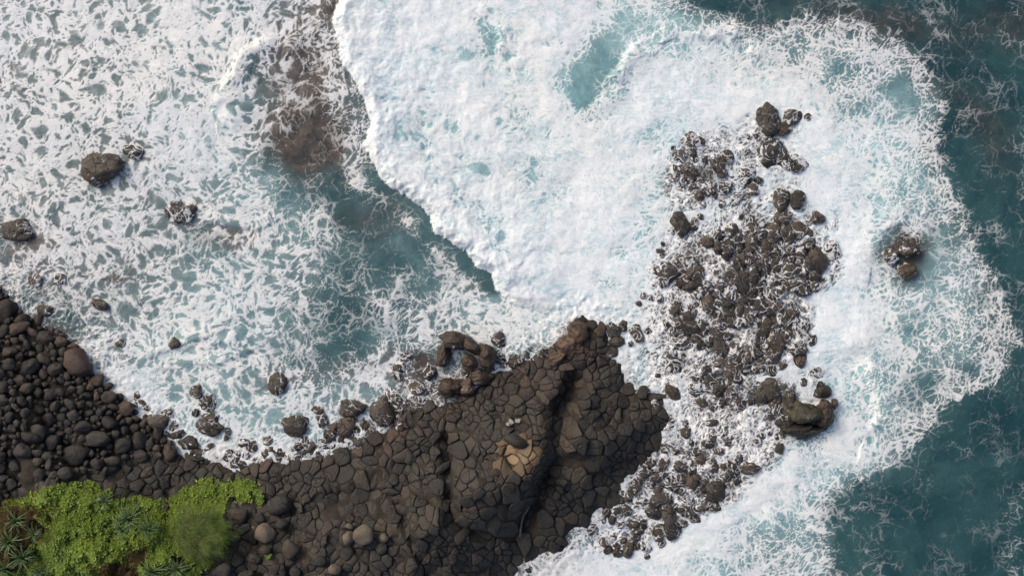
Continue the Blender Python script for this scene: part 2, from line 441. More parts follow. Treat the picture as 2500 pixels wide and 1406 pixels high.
def sea_material():
    t = NT('sea_surface')
    A = t.n('ShaderNodeAttribute', attribute_name='foam_a'); B = t.n('ShaderNodeAttribute', attribute_name='foam_b')
    a = t.n('ShaderNodeSeparateColor', {0: A.outputs['Color']}); b = t.n('ShaderNodeSeparateColor', {0: B.outputs['Color']})
    op, sheet, milk, brown = a.outputs[0], a.outputs[1], a.outputs[2], A.outputs['Alpha']
    fu, fv, veil, dense = b.outputs[0], b.outputs[1], b.outputs[2], B.outputs['Alpha']
    flow = t.n('ShaderNodeCombineXYZ', {0: fu, 1: fv, 2: 0.0}).outputs[0]
    geo = t.n('ShaderNodeNewGeometry').outputs['Position']
    fine = t.noise(flow, 8.0, 4.0, .65)
    fine2 = t.noise(flow, 2.2, 4.0, .6, .6)
    # bubbles: ragged where the foam is half open, closed where it is thick
    edge = t.math('MULTIPLY', t.math('MULTIPLY', op, t.math('SUBTRACT', 1.06, op)), 2.6)
    cover = t.math('ADD', op, t.math('MULTIPLY', edge, t.math('SUBTRACT', fine, .5)), clamp=True)
    tone = t.step(t.noise(geo, .20, 7.0, .66, 1.2), .34, .68)
    deep = t.mix(tone, (.010, .042, .051), (.028, .080, .084))
    milkc = t.mix(tone, (.20, .40, .43), (.36, .56, .59))
    mk = t.math('MULTIPLY', t.math('POWER', milk, 1.35), t.math('ADD', .45, t.math('MULTIPLY', fine2, 1.0)), clamp=True)
    c = t.mix(mk, deep, milkc)
    bn = t.noise(geo, 1.6, 5.0, .65, .5)
    bc = t.mix(t.step(bn, .3, .7), (.022, .019, .017), (.088, .071, .058))
    bf = t.math('MULTIPLY', brown, t.math('ADD', .62, t.math('MULTIPLY', bn, .75)), clamp=True)
    c = t.mix(bf, c, bc)
    warm = t.noise(geo, .12, 3.0, .5)
    white = t.mix(t.step(warm, .4, .62), (.83, .85, .87), (.87, .865, .85))
    lines = t.math('ADD', t.math('MULTIPLY', dense, .75), t.math('MULTIPLY', fine, .35))
    streakv = t.n('ShaderNodeVectorMath', {0: flow, 1: (1.0, 1.8, 1.0)}, operation='MULTIPLY').outputs[0]
    wisp = t.step(t.noise(streakv, 1.7, 9.0, .78, 1.5), .43, .60)
    big = t.step(t.noise(flow, .35, 4.0, .6, .8), .42, .66)
    white = t.mix(t.math('MULTIPLY', t.math('MULTIPLY', milk, wisp), t.math('ADD', .22, t.math('MULTIPLY', big, .66))), white, (.42, .60, .66))
    white = t.mix(t.step(lines, .62, .12), white, t.mix(milk, (.50, .51, .53), (.52, .64, .69)))
    white = t.mix(t.math('MULTIPLY', t.math('SUBTRACT', 1.0, milk, clamp=True), .5), white, (.60, .595, .60))
    c = t.mix(cover, c, white)
    streak = t.noise(streakv, 4.5, 6.0, .70, 1.1)
    froth = t.noise(flow, 15.0, 3.0, .6)
    h = t.math('MULTIPLY', cover, t.math('ADD', t.math('MULTIPLY', streak, .80), t.math('ADD', -.25, t.math('MULTIPLY', froth, .25))))
    rip = t.noise(t.n('ShaderNodeVectorMath', {0: geo, 1: (1.0, 1.7, 1.0)}, operation='MULTIPLY').outputs[0], 1.5, 4.0, .6, .8)
    h = t.math('ADD', h, t.math('MULTIPLY', rip, .8))
    nrm = t.bump(h, 0.5, 0.06)
    rough = t.math('ADD', .18, t.math('MULTIPLY', cover, .7))
    return t.end(c, rough, nrm, .5)

def rock_material(name, dark, light, rust, wash=False, cracks=False, scale=1.0, bump=.8, moss=None):
    t = NT(name)
    geo = t.n('ShaderNodeNewGeometry')
    pos = geo.outputs['Position']
    oi = t.n('ShaderNodeObjectInfo')
    rnd = oi.outputs['Random']
    n1 = t.noise(pos, .9 * scale, 6.0, .6, .3)
    n2 = t.noise(pos, 5.0 * scale, 5.0, .65)
    n3 = t.noise(pos, 20.0 * scale, 3.0, .6)
    f = t.math('ADD', t.math('MULTIPLY', n1, .6), t.math('MULTIPLY', n2, .4))
    f = t.math('ADD', f, t.math('MULTIPLY', t.math('SUBTRACT', rnd, .5), .30))
    c = t.mix(t.step(f, .30, .78), dark, light)
    rf = t.step(t.math('ADD', t.noise(pos, .35 * scale, 3.0, .5, .4), t.math('MULTIPLY', t.math('SUBTRACT', rnd, .5), .35)), .50, .70)
    c = t.mix(t.math('MULTIPLY', rf, .75), c, rust)
    if moss is not None:
        c = t.mix(t.math('MULTIPLY', t.step(t.noise(pos, .5, 5.0, .6, .6), .52, .68), .6), c, moss)
    pale = t.step(n3, .66, .80)
    c = t.mix(t.math('MULTIPLY', pale, .30), c, (.17, .155, .135))
    pit = t.step(n3, .42, .30)
    c = t.mix(t.math('MULTIPLY', pit, .5), c, tuple(q * .45 for q in dark))
    n4 = t.noise(pos, 2.0 * scale, 4.0, .6, .5)
    h = t.math('ADD', t.math('MULTIPLY', n4, 1.4), t.math('ADD', t.math('MULTIPLY', n2, 1.0), t.math('MULTIPLY', n3, .35)))
    rough = .72
    if cracks:
        wp = t.n('ShaderNodeTexNoise', {'Vector': pos, 'Scale': 2.0, 'Detail': 2.0})
        p3 = t.n('ShaderNodeVectorMath', {0: pos, 1: t.n('ShaderNodeVectorMath', {0: wp.outputs['Color'], 1: (.35, .35, .1)}, operation='MULTIPLY').outputs[0]}, operation='ADD').outputs[0]
        ve = t.n('ShaderNodeTexVoronoi', {'Vector': p3, 'Scale': 1.7}, feature='DISTANCE_TO_EDGE').outputs[0]
        ck = t.math('MULTIPLY', t.step(ve, .045, .004), t.step(t.noise(pos, .8, 2.0), .42, .60))
        c = t.mix(t.math('MULTIPLY', ck, .7), c, (.012, .010, .009))
        h = t.math('SUBTRACT', h, t.math('MULTIPLY', ck, 1.3))
    if wash:
        w = t.n('ShaderNodeSeparateColor', {0: oi.outputs['Color']}).outputs[0]
        r1 = t.noise(pos, 1.15, 2.5, .5, 1.5); r2 = t.noise(pos, 2.6, 1.5, .5, 1.0)
        ridge = t.math('MAXIMUM', t.math('SUBTRACT', 1.0, t.math('MULTIPLY', t.math('ABSOLUTE', t.math('SUBTRACT', r1, .5)), 9.0)),
                       t.math('SUBTRACT', .78, t.math('MULTIPLY', t.math('ABSOLUTE', t.math('SUBTRACT', r2, .5)), 7.5)))
        z = t.n('ShaderNodeSeparateXYZ', {0: pos}).outputs[2]
        lowf = t.step(z, .36, .02)
        amt = t.math('ADD', t.math('MULTIPLY', w, .80), t.math('MULTIPLY', lowf, .22))
        amt = t.math('ADD', amt, t.math('MULTIPLY', t.math('SUBTRACT', t.noise(pos, 1.0, 3.0), .5), 1.3))
        fl = t.step(t.math('ADD', ridge, t.math('MULTIPLY', amt, .6)), .98, 1.2)
        c = t.mix(t.math('MULTIPLY', fl, .9), c, (.66, .67, .68))
        h = t.math('ADD', h, t.math('MULTIPLY', fl, .4))
        rough = .36
    nrm = t.bump(h, bump, .06)
    return t.end(c, rough, nrm, .45)

def leaf_material(name, c0, c1, rough=.55):
    t = NT(name)
    A = t.n('ShaderNodeAttribute', attribute_name='tint')
    f = t.n('ShaderNodeSeparateColor', {0: A.outputs['Color']}).outputs[0]
    oi = t.n('ShaderNodeObjectInfo').outputs['Random']
    f = t.math('ADD', f, t.math('MULTIPLY', t.math('SUBTRACT', oi, .5), .4), clamp=True)
    c = t.mix(f, c0, c1)
    p = t.n('ShaderNodeBsdfPrincipled', {'Base Color': c, 'Roughness': rough, 'Specular IOR Level': .35})
    tr = t.n('ShaderNodeBsdfTranslucent', {'Color': c})
    ms = t.n('ShaderNodeMixShader', {0: .22, 1: p.outputs[0], 2: tr.outputs[0]})
    t.t.links.new(ms.outputs[0], t.out.inputs[0])
    return t.m
# ---------------------------------------------------------------- sea and ground
MAT_SEA = sea_material()
HEAD_DARK, HEAD_LIGHT, RUST = (.022, .020, .018), (.056, .049, .040), (.052, .038, .028)

# ridges of small waves: polyline, height m, half width units (bright side towards the upper left)
CRESTS = [([(690, 96), (640, 108), (612, 122), (590, 146), (566, 185), (548, 225), (540, 268)], .42, 26),
          ([(1580, 100), (1540, 132), (1512, 165), (1490, 190), (1478, 222)], .35, 18),
          ([(1660, 96), (1720, 84), (1780, 92), (1812, 120)], .35, 24),
          ([(330, 880), (420, 850), (520, 810), (570, 798)], .22, 16), ([(470, 852), (540, 835), (610, 846)], .18, 12),
          ([(350, 905), (430, 895), (520, 880), (640, 850)], .16, 12), ([(300, 760), (350, 735), (400, 742)], .16, 14),
          ([(480, 545), (560, 545), (620, 560), (690, 530)], .18, 14), ([(1880, 60), (1960, 45), (2010, 60)], .25, 20),
          ([(2040, 110), (2150, 170), (2230, 260)], .12, 30), ([(2130, 640), (2150, 560), (2230, 530)], .3, 22),
          ([(2130, 700), (2180, 730), (2250, 790)], .2, 20), ([(2090, 880), (2140, 950), (2150, 1010), (2120, 1070)], .38, 24),
          
          ([(0, 500), (60, 500), (110, 530), (130, 570)], .2, 16), ([(1190, 60), (1222, 90), (1240, 140)], .3, 20)]

def axis(lo, hi, step, far, grow=1.13):
    a = list(np.arange(lo, hi + step * .5, step))
    d, x, out = step, lo, []
    while x > -far:
        d *= grow; x -= d; out.append(x)
    b, d, x = [], step, a[-1]
    while x < far:
        d *= grow; x += d; b.append(x)
    return np.array(out[::-1] + a + b)

def grid_faces(w, h):
    i = np.arange(w * h).reshape(h, w)
    return np.stack([i[1:, :-1], i[1:, 1:], i[:-1, 1:], i[:-1, :-1]], -1).reshape(-1, 4)

GULLY = [(1408, 920), (1376, 985), (1362, 1060), (1345, 1130), (1318, 1190), (1292, 1260), (1272, 1340), (1262, 1400)]
GULLY2 = [(1088, 1068), (1096, 1130), (1102, 1210), (1108, 1255), (1150, 1275), (1212, 1305)]
GULLY3 = [(975, 1215), (1002, 1262), (1022, 1310), (1040, 1350), (1052, 1406)]
def extra_land(u, v):
    """mound under the plants and the broken relief of the headland"""
    h, s = land_height(u, v)
    veg = blob(u, v, 230, 1330, 330, 150, 8) * 1.3
    rough = fbm(u / 95, v / 95, 131, 3) * .80 + np.abs(fbm(u / 40, v / 40, 137, 2)) * .25
    rough = rough - 1.3 * np.exp(-(seg_dist(u, v, GULLY) / 26) ** 2) - .9 * np.exp(-(seg_dist(u, v, GULLY2) / 13) ** 2) - .5 * np.exp(-(seg_dist(u, v, GULLY3) / 8) ** 2)
    rough = rough + .8 * blob(u, v, 1235, 1150, 130, 120) + .5 * blob(u, v, 1480, 1080, 110, 90) + .6 * blob(u, v, 1130, 1290, 120, 90)
    h = h + (veg + rough - .12) * sstep(20, 110, s)
    h = h + blob(u, v, 480, 1290, 80, 70) * .3 * (s > 0)
    return h, s

_lz = {}
def land_z(u, v):
    if not _lz:
        a, b = np.meshgrid(np.arange(-160, 1760, 4), np.arange(640, 1540, 4))
        _lz['h'], _lz['s'] = extra_land(a.astype(F32), b.astype(F32))
    i = min(max(int(round((v - 640) / 4)), 0), _lz['h'].shape[0] - 1); j = min(max(int(round((u + 160) / 4)), 0), _lz['h'].shape[1] - 1)
    return float(_lz['h'][i, j])
def build_sea():
    gu = axis(-60, 2560, 2.35, 26000); gv = axis(-60, 1466, 2.35, 26000)
    u, v = np.meshgrid(gu, gv); u = u.astype(F32); v = v.astype(F32)
    f = water_fields(u, v)
    sf = f['sfront']; du, dv = f['du'], f['dv']
    g = foam_cover(u, v, f)
    cov, val, soft, veil, reef, op = (g[k] for k in ('cov', 'val', 'soft', 'veil', 'reef', 'op'))
    brown = 0
    for q in BROWN: brown = brown + blob(u + du, v + dv, *q[:5]) * q[5] * 1.15
    brown = np.clip(np.maximum(brown, reef * 1.0), 0, 1)
    lh, s = extra_land(u, v)
    brown = np.maximum(brown, sstep(-45, -2, s) * .75)
    brown = np.where(cov > .93, brown * .3, brown)
    milk = f['milk']
    milk = np.where(sf < 0, np.minimum(milk, .22 + sstep(60, 160, -sf) + sstep(700, 760, v)), milk)
    milk = milk * (.12 + .88 * sstep(-30, 60, g['ed']))
    brown = np.maximum(brown, .38 * sstep(800, 500, u + .25 * v) * sstep(.9, .6, cov))
    # relief
    foam = op
    far = sstep(3600, 400, np.maximum(np.abs(u - 1250), np.abs(v - 703)) * 1.0)
    z = fbm(u / 330, v / 330, 171, 3) * .16 + fbm(u / 60, v / 60, 175, 2) * .05
    z = z * sstep(-10, -160, s) + .0
    z = z + foam * (.010 + .012 * veil)
    body = sstep(-6, 60, sf) * sstep(900, 560, v + (u < 1440) * 0)
    puff = fbm(f['U'] / 34, f['V'] / 34, 181, 4)
    z = z + sstep(.80, 1.0, cov) * (.04 + .022 * puff + .008 * fbm(f['U'] / 14, f['V'] / 14, 187, 2)) * (1 - reef * .6)
    lip = sstep(-3, 26, sf) * sstep(1445, 1250, u) * np.exp(-np.maximum(sf, 0) / 130.0) * sstep(830, 640, v)
    z = z + lip * (.70 + .17 * puff)
    for pts, hh, wd in CRESTS:
        d = seg_dist(u + du * .35, v + dv * .35, pts)
        ww = np.where(side_of(u + du * .35, v + dv * .35, pts) > 0, wd * .55, wd * 1.9)
        ends = np.minimum(np.hypot(u - pts[0][0], v - pts[0][1]), np.hypot(u - pts[-1][0], v - pts[-1][1]))
        z = z + hh * .75 * np.exp(-(d / ww) ** 2) * (.8 + .4 * puff) * sstep(0, 45, ends)
    z = z * far * sstep(30, -8, s)
    z = z + sstep(-60, -5, s) * .05
    z = z + np.maximum(reef, sstep(-90, -40, s) * sstep(10, -10, s)) * (.03 + .07 * fbm(u / 13, v / 13, 197, 2) + .09 * fbm(u / 40, v / 40, 199, 2))
    P = np.stack([(u - 1250) * M, (703 - v) * M, z], -1).reshape(-1, 3)
    A = np.stack([op, g['sheet'], np.clip(milk, 0, 1), brown], -1).reshape(-1, 4)
    B = np.stack([f['U'] * M, f['V'] * M, veil, g['fib']], -1).reshape(-1, 4)
    faces = grid_faces(len(gu), len(gv))
    def fmean(a): return a.ravel()[faces].mean(1)
    keep = fmean(s) < 75
    white = fmean(cov + fbm(u / 25, v / 25, 191, 2) * .05) > .60
    def cut(mask, name):
        fc = faces[mask]
        used, inv = np.unique(fc, return_inverse=True)
        me = mesh_np(name, P[used], inv.reshape(-1, 4), MAT_SEA)
        attr4(me, 'foam_a', A[used]); attr4(me, 'foam_b', B[used])
        return obj(name, me)
    w = cut(keep & ~white, 'sea_water'); tag(w, kind='structure')
    fo = cut(keep & white, 'sea_foam'); tag(fo, 'sheet of churned white surf foam spread over the sea around the rocks', 'sea foam', kind='stuff')

_t = __import__("time").time(); build_sea(); print("sea", round(__import__("time").time() - _t, 1))

# ground: one sheet of rock from the sea bed up over the headland
def ground_material():
    t = NT('rocky_ground')
    pos = t.n('ShaderNodeNewGeometry').outputs['Position']
    A = t.n('ShaderNodeAttribute', attribute_name='zone')
    z = t.n('ShaderNodeSeparateColor', {0: A.outputs['Color']})
    n1 = t.noise(pos, .5, 6.0, .62, .3); n2 = t.noise(pos, 4.0, 6.0, .65); n3 = t.noise(pos, 17.0, 3.0)
    c = t.mix(t.step(t.math('ADD', t.math('MULTIPLY', n1, .6), t.math('MULTIPLY', n2, .4)), .35, .7), (.016, .013, .011), (.046, .037, .028))
    c = t.mix(t.math('MULTIPLY', z.outputs[0], t.step(n2, .35, .62)), c, (.15, .10, .058))
    c = t.mix(t.math('MULTIPLY', z.outputs[1], .85), c, t.mix(n2, (.020, .030, .010), (.060, .060, .022)))
    c = t.mix(t.math('MULTIPLY', t.step(n3, .62, .75), .35), c, (.13, .11, .085))
    h = t.math('ADD', n2, t.math('MULTIPLY', n3, .35))
    return t.end(c, .85, t.bump(h, .9, .09), .3)

def build_ground():
    gu = axis(-80, 1800, 6, 26000, 1.2); gv = axis(600, 1490, 6, 26000, 1.2)
    u, v = np.meshgrid(gu, gv); u = u.astype(F32); v = v.astype(F32)
    h, s = extra_land(u, v)
    h = h - .055
    P = np.stack([(u - 1250) * M, (703 - v) * M, h], -1).reshape(-1, 3)
    sand = np.clip(blob(u, v, 830, 1385, 90, 40, 20) + blob(u, v, 1262, 1090, 62, 42) * 1.0 + blob(u, v, 760, 1310, 70, 30, 20) * .4, 0, 1)
    veg = np.clip(blob(u, v, 200, 1340, 330, 130, 0) * 1.5, 0, 1)
    me = mesh_np('rocky_ground', P, grid_faces(len(gu), len(gv)), ground_material())
    attr4(me, 'zone', np.stack([sand, veg, sand * 0, sand * 0 + 1], -1).reshape(-1, 4))
    tag(obj('rocky_ground', me), kind='structure')
_t = __import__("time").time(); build_ground(); print("ground", round(__import__("time").time() - _t, 1))

# ---------------------------------------------------------------- the jointed lava headland
VEG = [(-400, 1240), (0, 1226), (60, 1202), (110, 1192), (150, 1178), (196, 1155), (236, 1158), (282, 1166), (330, 1200), (380, 1196), (424, 1212),
       (470, 1178), (520, 1172), (560, 1190), (566, 1240), (580, 1300), (556, 1340), (520, 1376), (548, 1406), (560, 1600), (-400, 1600)]
BEACH = [(-90, 690), (0, 706), (40, 748), (90, 790), (150, 812), (172, 838), (215, 872), (222, 905), (245, 930), (288, 958), (322, 1000),
         (350, 1030), (385, 1048), (400, 1062), (432, 1094), (420, 1108), (345, 1112), (300, 1128), (262, 1150), (215, 1142), (150, 1168), (90, 1190), (0, 1218), (-90, 1240)]

def pin(p, poly):
    return bool(inside(np.array([p[0]], F32), np.array([p[1]], F32), poly)[0])
def sdf(p, poly):
    a = np.array([p[0]], F32); b = np.array([p[1]], F32)
    d = float(seg_dist(a, b, poly, True)[0])
    return d if inside(a, b, poly)[0] else -d

def clip(poly, px, py, nx, ny):
    """keep the side where (x-px)*nx + (y-py)*ny < 0"""
    out = []
    n = len(poly)
    for i in range(n):
        a, b = poly[i], poly[(i + 1) % n]
        da = (a[0] - px) * nx + (a[1] - py) * ny; db = (b[0] - px) * nx + (b[1] - py) * ny
        if da < 0: out.append(a)
        if (da < 0) != (db < 0):
            t = da / (da - db); out.append((a[0] + (b[0] - a[0]) * t, a[1] + (b[1] - a[1]) * t))
    return out

def block_seeds(rng):
    N = 16000
    c = np.stack([rng.uniform(150, 1670, N), rng.uniform(760, 1470, N)], 1).astype(F32)
    s = np.where(inside(c[:, 0], c[:, 1], LAND), 1, -1) * seg_dist(c[:, 0], c[:, 1], LAND, True)
    ok = (s > 3) & ~inside(c[:, 0], c[:, 1], BEACH) & ~inside(c[:, 0], c[:, 1], [(p[0] - 14 * (p[0] > 500), p[1] + 12) for p in VEG])
    c = c[ok]
    nz = fbm(c[:, 0] / 90, c[:, 1] / 90, 201, 2)
    r = 20.5 + 16 * nz
    r = np.where(c[:, 0] < 700, 22 + 6 * nz, r)
    r = np.where((c[:, 1] < 1010) & (c[:, 0] < 1250), r * .95, r)
    for (x, y, rr, rad) in ((1432, 1110, 60, 34), (1262, 1250, 80, 40), (1290, 960, 40, 30), (1160, 1260, 50, 30), (880, 1160, 60, 34)):
        d = np.hypot(c[:, 0] - x, c[:, 1] - y)
        r = np.where(d < rr, rad * 1.15, r)
    d = np.hypot((c[:, 0] - 1262) / 52, (c[:, 1] - 1092) / 40)
    r = np.where(d < 1.1, 17, r)
    r = np.maximum(r * rng.uniform(.55, 1.3, len(r)), 9.5)
    seeds = []
    grid = {}
    for (x, y), rr in zip(c, r):
        gx, gy = int(x // 50), int(y // 50)
        bad = False
        for a in (-1, 0, 1):
            for b in (-1, 0, 1):
                for (X, Y, R) in grid.get((gx + a, gy + b), ()):
                    if (X - x) ** 2 + (Y - y) ** 2 < (.5 * (R + rr)) ** 2 * .92: bad = True; break
        if not bad:
            grid.setdefault((gx, gy), []).append((x, y, rr)); seeds.append((float(x), float(y), float(rr)))
    return seeds

def block_mesh(poly, cx, cy, gap, rng, zfun, dome):
    """rounded prism over a polygon; local to (cx,cy). Returns verts, faces (tris/quads as lists)"""
    area = abs(sum(poly[i][0] * poly[(i + 1) % len(poly)][1] - poly[(i + 1) % len(poly)][0] * poly[i][1] for i in range(len(poly)))) / 2
    size = math.sqrt(area)
    k0 = max(.6, 1 - gap * 2.0 / size)
    pts = [(cx + (x - cx) * k0, cy + (y - cy) * k0) for x, y in poly]
    pts = [p for i, p in enumerate(pts) if math.hypot(p[0] - pts[i - 1][0], p[1] - pts[i - 1][1]) > size * .06] or pts
    ring = []
    n = len(pts)
    for i in range(n):                                  # cut each corner
        a, b = pts[i], pts[(i + 1) % n]
        ring.append((a[0] * .88 + b[0] * .12, a[1] * .88 + b[1] * .12)); ring.append((a[0] * .12 + b[0] * .88, a[1] * .12 + b[1] * .88))
    m = len(ring)
    tx, ty = rng.normal(0, .05), rng.normal(0, .05)
    e = 14
    tx += (land_z(cx + e, cy) - land_z(cx - e, cy)) / (2 * e * M) * .85; ty += (land_z(cx, cy - e) - land_z(cx, cy + e)) / (2 * e * M) * .85
    h0 = rng.uniform(-.025, .035) if rng.random() < .85 else rng.uniform(-.08, .20)
    V = []
    rings = ((1.0, -.5), (.995, -.07), (.955, -.018), (.86, .0 + dome * .25), (.5, .005 + dome * .8))
    jit = [rng.uniform(.94, 1.05) for _ in range(m)]
    for k, dz in rings:
        for i, (x, y) in enumerate(ring):
            kk = k * (1 if k > .95 else jit[i])
            X, Y = (x - cx) * kk * M, -(y - cy) * kk * M
            V.append((X, Y, dz + h0 + X * tx + Y * ty + rng.uniform(-.012, .012) * (k < 1)))
    V.append((0, 0, .012 + dome + h0))
    Fc = []
    for r in range(len(rings) - 1):
        for i in range(m):
            j = (i + 1) % m
            Fc.append((r * m + i, r * m + j, (r + 1) * m + j, (r + 1) * m + i))
    b = (len(rings) - 1) * m
    for i in range(m): Fc.append((b + i, b + (i + 1) % m, len(V) - 1))
    # ring order is clockwise in world because v points down; flip if needed
    return V, [tuple(reversed(f)) for f in Fc] if area_sign(ring) > 0 else Fc

def area_sign(r):
    return sum(r[i][0] * r[(i + 1) % len(r)][1] - r[(i + 1) % len(r)][0] * r[i][1] for i in range(len(r)))

MAT_BLOCK = rock_material('basalt', HEAD_DARK, HEAD_LIGHT, RUST, moss=(.050, .047, .032), cracks=True)
MAT_WETBLOCK = rock_material('wet_reddish_basalt', (.024, .019, .016), (.068, .051, .041), (.072, .046, .034), cracks=True)
MAT_TAN = rock_material('tan_weathered_rock', (.16, .115, .068), (.33, .255, .155), (.22, .155, .085), bump=.7)
MAT_TANDARK = rock_material('brown_weathered_rock', (.050, .038, .026), (.15, .11, .066), (.11, .075, .042), bump=.7)

def build_headland():
    rng = np.random.default_rng(11)
    seeds = block_seeds(rng)
    xy = np.array([(s[0], s[1]) for s in seeds])
    head = bpy.data.objects.new('rock_headland', None); COL.objects.link(head)
    tag(head, 'dark brown basalt headland of cracked polygonal blocks jutting into the surf', 'rock headland')
    head.location = (0, 0, 0)
    built = []
    for i, (x, y, r) in enumerate(seeds):
        d = np.hypot(xy[:, 0] - x, xy[:, 1] - y)
        R = max(r * 1.25, 20)
        poly = [(x + R * math.cos(a), y + R * math.sin(a)) for a in np.linspace(0, 2 * math.pi, 9)[:-1] + rng.uniform(0, .7)]
        for j in np.argsort(d)[1:18]:
            mx, my = (x + xy[j, 0]) / 2, (y + xy[j, 1]) / 2
            poly = clip(poly, mx, my, xy[j, 0] - x, xy[j, 1] - y)
            if len(poly) < 3: break
        if len(poly) < 3: continue
        q = []
        for a, b in zip(poly, poly[1:] + poly[:1]):
            q.append(a)
            if math.hypot(a[0] - b[0], a[1] - b[1]) > 12: q.append(((a[0] + b[0]) / 2, (a[1] + b[1]) / 2))
        qx = np.array([p[0] for p in q], F32); qy = np.array([p[1] for p in q], F32)
        wx_ = perlin(qx / 45, qy / 45, 401) * 16 + perlin(qx / 15, qy / 15, 403) * 6; wy_ = perlin(qx / 45, qy / 45, 405) * 16 + perlin(qx / 15, qy / 15, 407) * 6
        poly = [(float(a), float(b)) for a, b in zip(qx + wx_, qy + wy_)]
        x, y = float(np.mean([p[0] for p in poly])), float(np.mean([p[1] for p in poly]))
        s = sdf((x, y), LAND)
        smooth_zone = (620 < x < 1000 and 1150 < y < 1400)
        wide = float(fbm(np.array([x / 70], F32), np.array([y / 70], F32), 411, 2)[0])
        gap = .3 if smooth_zone else max(.15, rng.uniform(.15, .8) + 1.1 * wide)
        V, Fc = block_mesh(poly, x, y, gap, rng, None, rng.uniform(-.01, .06))
        tq = ((x - 1262) / 50) ** 2 + ((y - 1092) / 36) ** 2
        tan = tq < .55
        tdark = tq < 1.25 and rng.random() < .8
        shore = s < 60 and x < 1450 or (s < 45 and 1330 < x < 1480 and y < 940)
        red = (1130 < x < 1460 and y < 960) or (shore and rng.random() < .75 and y < 1130)
        mat = MAT_TAN if tan else MAT_TANDARK if tdark else (MAT_WETBLOCK if red else MAT_BLOCK)
        z = land_z(x, y) + rng.uniform(-.03, .06)
        infr = -10 < x < 2510 and -10 < y < 1416
        pa = sum(poly[q][0] * poly[(q + 1) % len(poly)][1] - poly[(q + 1) % len(poly)][0] * poly[q][1] for q in range(len(poly)))
        built.append((abs(pa) if infr else 0, x, y, z, V, Fc, mat))
    built.sort(key=lambda b: -b[0])
    rest = {}
    for k, (r, x, y, z, V, Fc, mat) in enumerate(built):
        wx, wy = W(x, y)
        if k < 296 and r > 0:
            me = bpy.data.meshes.new('basalt_block'); me.from_pydata(V, [], Fc)
            me.polygons.foreach_set('use_smooth', [True] * len(Fc)); me.materials.append(mat)
            o = obj('basalt_block', me, head, (wx, wy, z))
            if mat is MAT_TAN: o['label'] = 'pale tan weathered block'
        else:
            R = rest.setdefault(mat.name, (mat, [], []))
            b = len(R[1])
            R[1].extend((a + wx, bb + wy, c + z) for a, bb, c in V)
            R[2].extend(tuple(q + b for q in f) for f in Fc)
    for mat, V, Fc in rest.values():
        me = bpy.data.meshes.new('small_basalt_blocks'); me.from_pydata(V, [], Fc)
        me.polygons.foreach_set('use_smooth', [True] * len(Fc)); me.materials.append(mat)
        o = obj('small_basalt_blocks', me, head); o['kind'] = 'stuff'
    print('blocks', len(built))
_t = __import__("time").time(); build_headland(); print("headland", round(__import__("time").time() - _t, 1))
# ---------------------------------------------------------------- loose boulders and rocks in the surf
_ico = {}
def ico(sub):
    if sub not in _ico:
        bm = bmesh.new(); bmesh.ops.create_icosphere(bm, subdivisions=sub, radius=1.0)
        V = np.array([v.co[:] for v in bm.verts]); Fc = np.array([[q.index for q in f.verts] for f in bm.faces]); bm.free()
        _ico[sub] = (V, Fc)
    return _ico[sub]

def lump(seed, sub=3, planes=11, rough=.05, round_=9.0):
    """a worn boulder: a sphere pared by random planes, softened"""
    rng = np.random.default_rng(seed)
    V, Fc = ico(sub)
    N = rng.normal(size=(planes, 3)); N /= np.linalg.norm(N, axis=1)[:, None]
    D = rng.uniform(.62, 1.0, planes)
    dots = V @ N.T
    q = np.maximum(dots, .02) / D
    r = (np.sum(q ** round_, 1) + 1.0 ** round_ * .6) ** (-1.0 / round_)
    n = 0
    for o, s in enumerate((1.6, 3.3, 6.5)):
        a = seed * 3.1 + o * 7
        n = n + (perlin(V[:, 0] * s + a, V[:, 1] * s + V[:, 2] * s * .7 + a, seed + o) + perlin(V[:, 1] * s - a, V[:, 2] * s + 5 + a, seed + 9 + o)) / (o + 1) ** 1.1
    r = r * (1 + rough * n * 2)
    P = V * r[:, None]
    P /= np.abs(P[:, :2]).max()
    return P, Fc

MAT_BEACH = rock_material('dark_boulder', (.019, .017, .015), (.056, .050, .044), (.046, .035, .027), bump=.9)
MAT_SHORE = rock_material('reddish_boulder', (.024, .019, .016), (.075, .057, .045), (.068, .045, .033), bump=.8)
MAT_REEF = rock_material('wet_reef_rock', (.022, .018, .015), (.078, .063, .051), (.070, .048, .033), wash=True, cracks=True, bump=1.1, moss=(.046, .040, .022))
MAT_OLIVE = rock_material('olive_brown_rock', (.030, .026, .015), (.098, .086, .050), (.07, .055, .030), wash=True, cracks=True, bump=1.0)
MAT_REEFRED = rock_material('wet_red_brown_rock', (.030, .019, .013), (.092, .062, .042), (.095, .055, .032), wash=True, cracks=True, bump=1.0)
MAT_PALE = rock_material('pale_brown_boulder', (.10, .080, .060), (.21, .17, .13), (.15, .105, .07), bump=.6)

LUMPS = {}
def lump_mesh(kind, i, mat, sub=3, rough=.05, rnd=9.0, planes=11):
    key = (kind, i, mat.name)
    if key not in LUMPS:
        P, Fc = lump(100 + i * 17 + hash_s(kind) % 50, sub, planes, rough, rnd)
        LUMPS[key] = mesh_np(kind, P, Fc, mat)
    return LUMPS[key]
def hash_s(s): return sum(ord(c) * (i + 3) for i, c in enumerate(s))

def place(o, u, v, rx, ry, rz, ang, ztop):
    z = ztop - rz * .62
    x, y, _ = at(u, v, max(ztop * .6, 0))
    o.location = (x, y, z)
    o.scale = (rx * M, ry * M, rz)
    o.rotation_euler = (0, 0, math.radians(-ang))

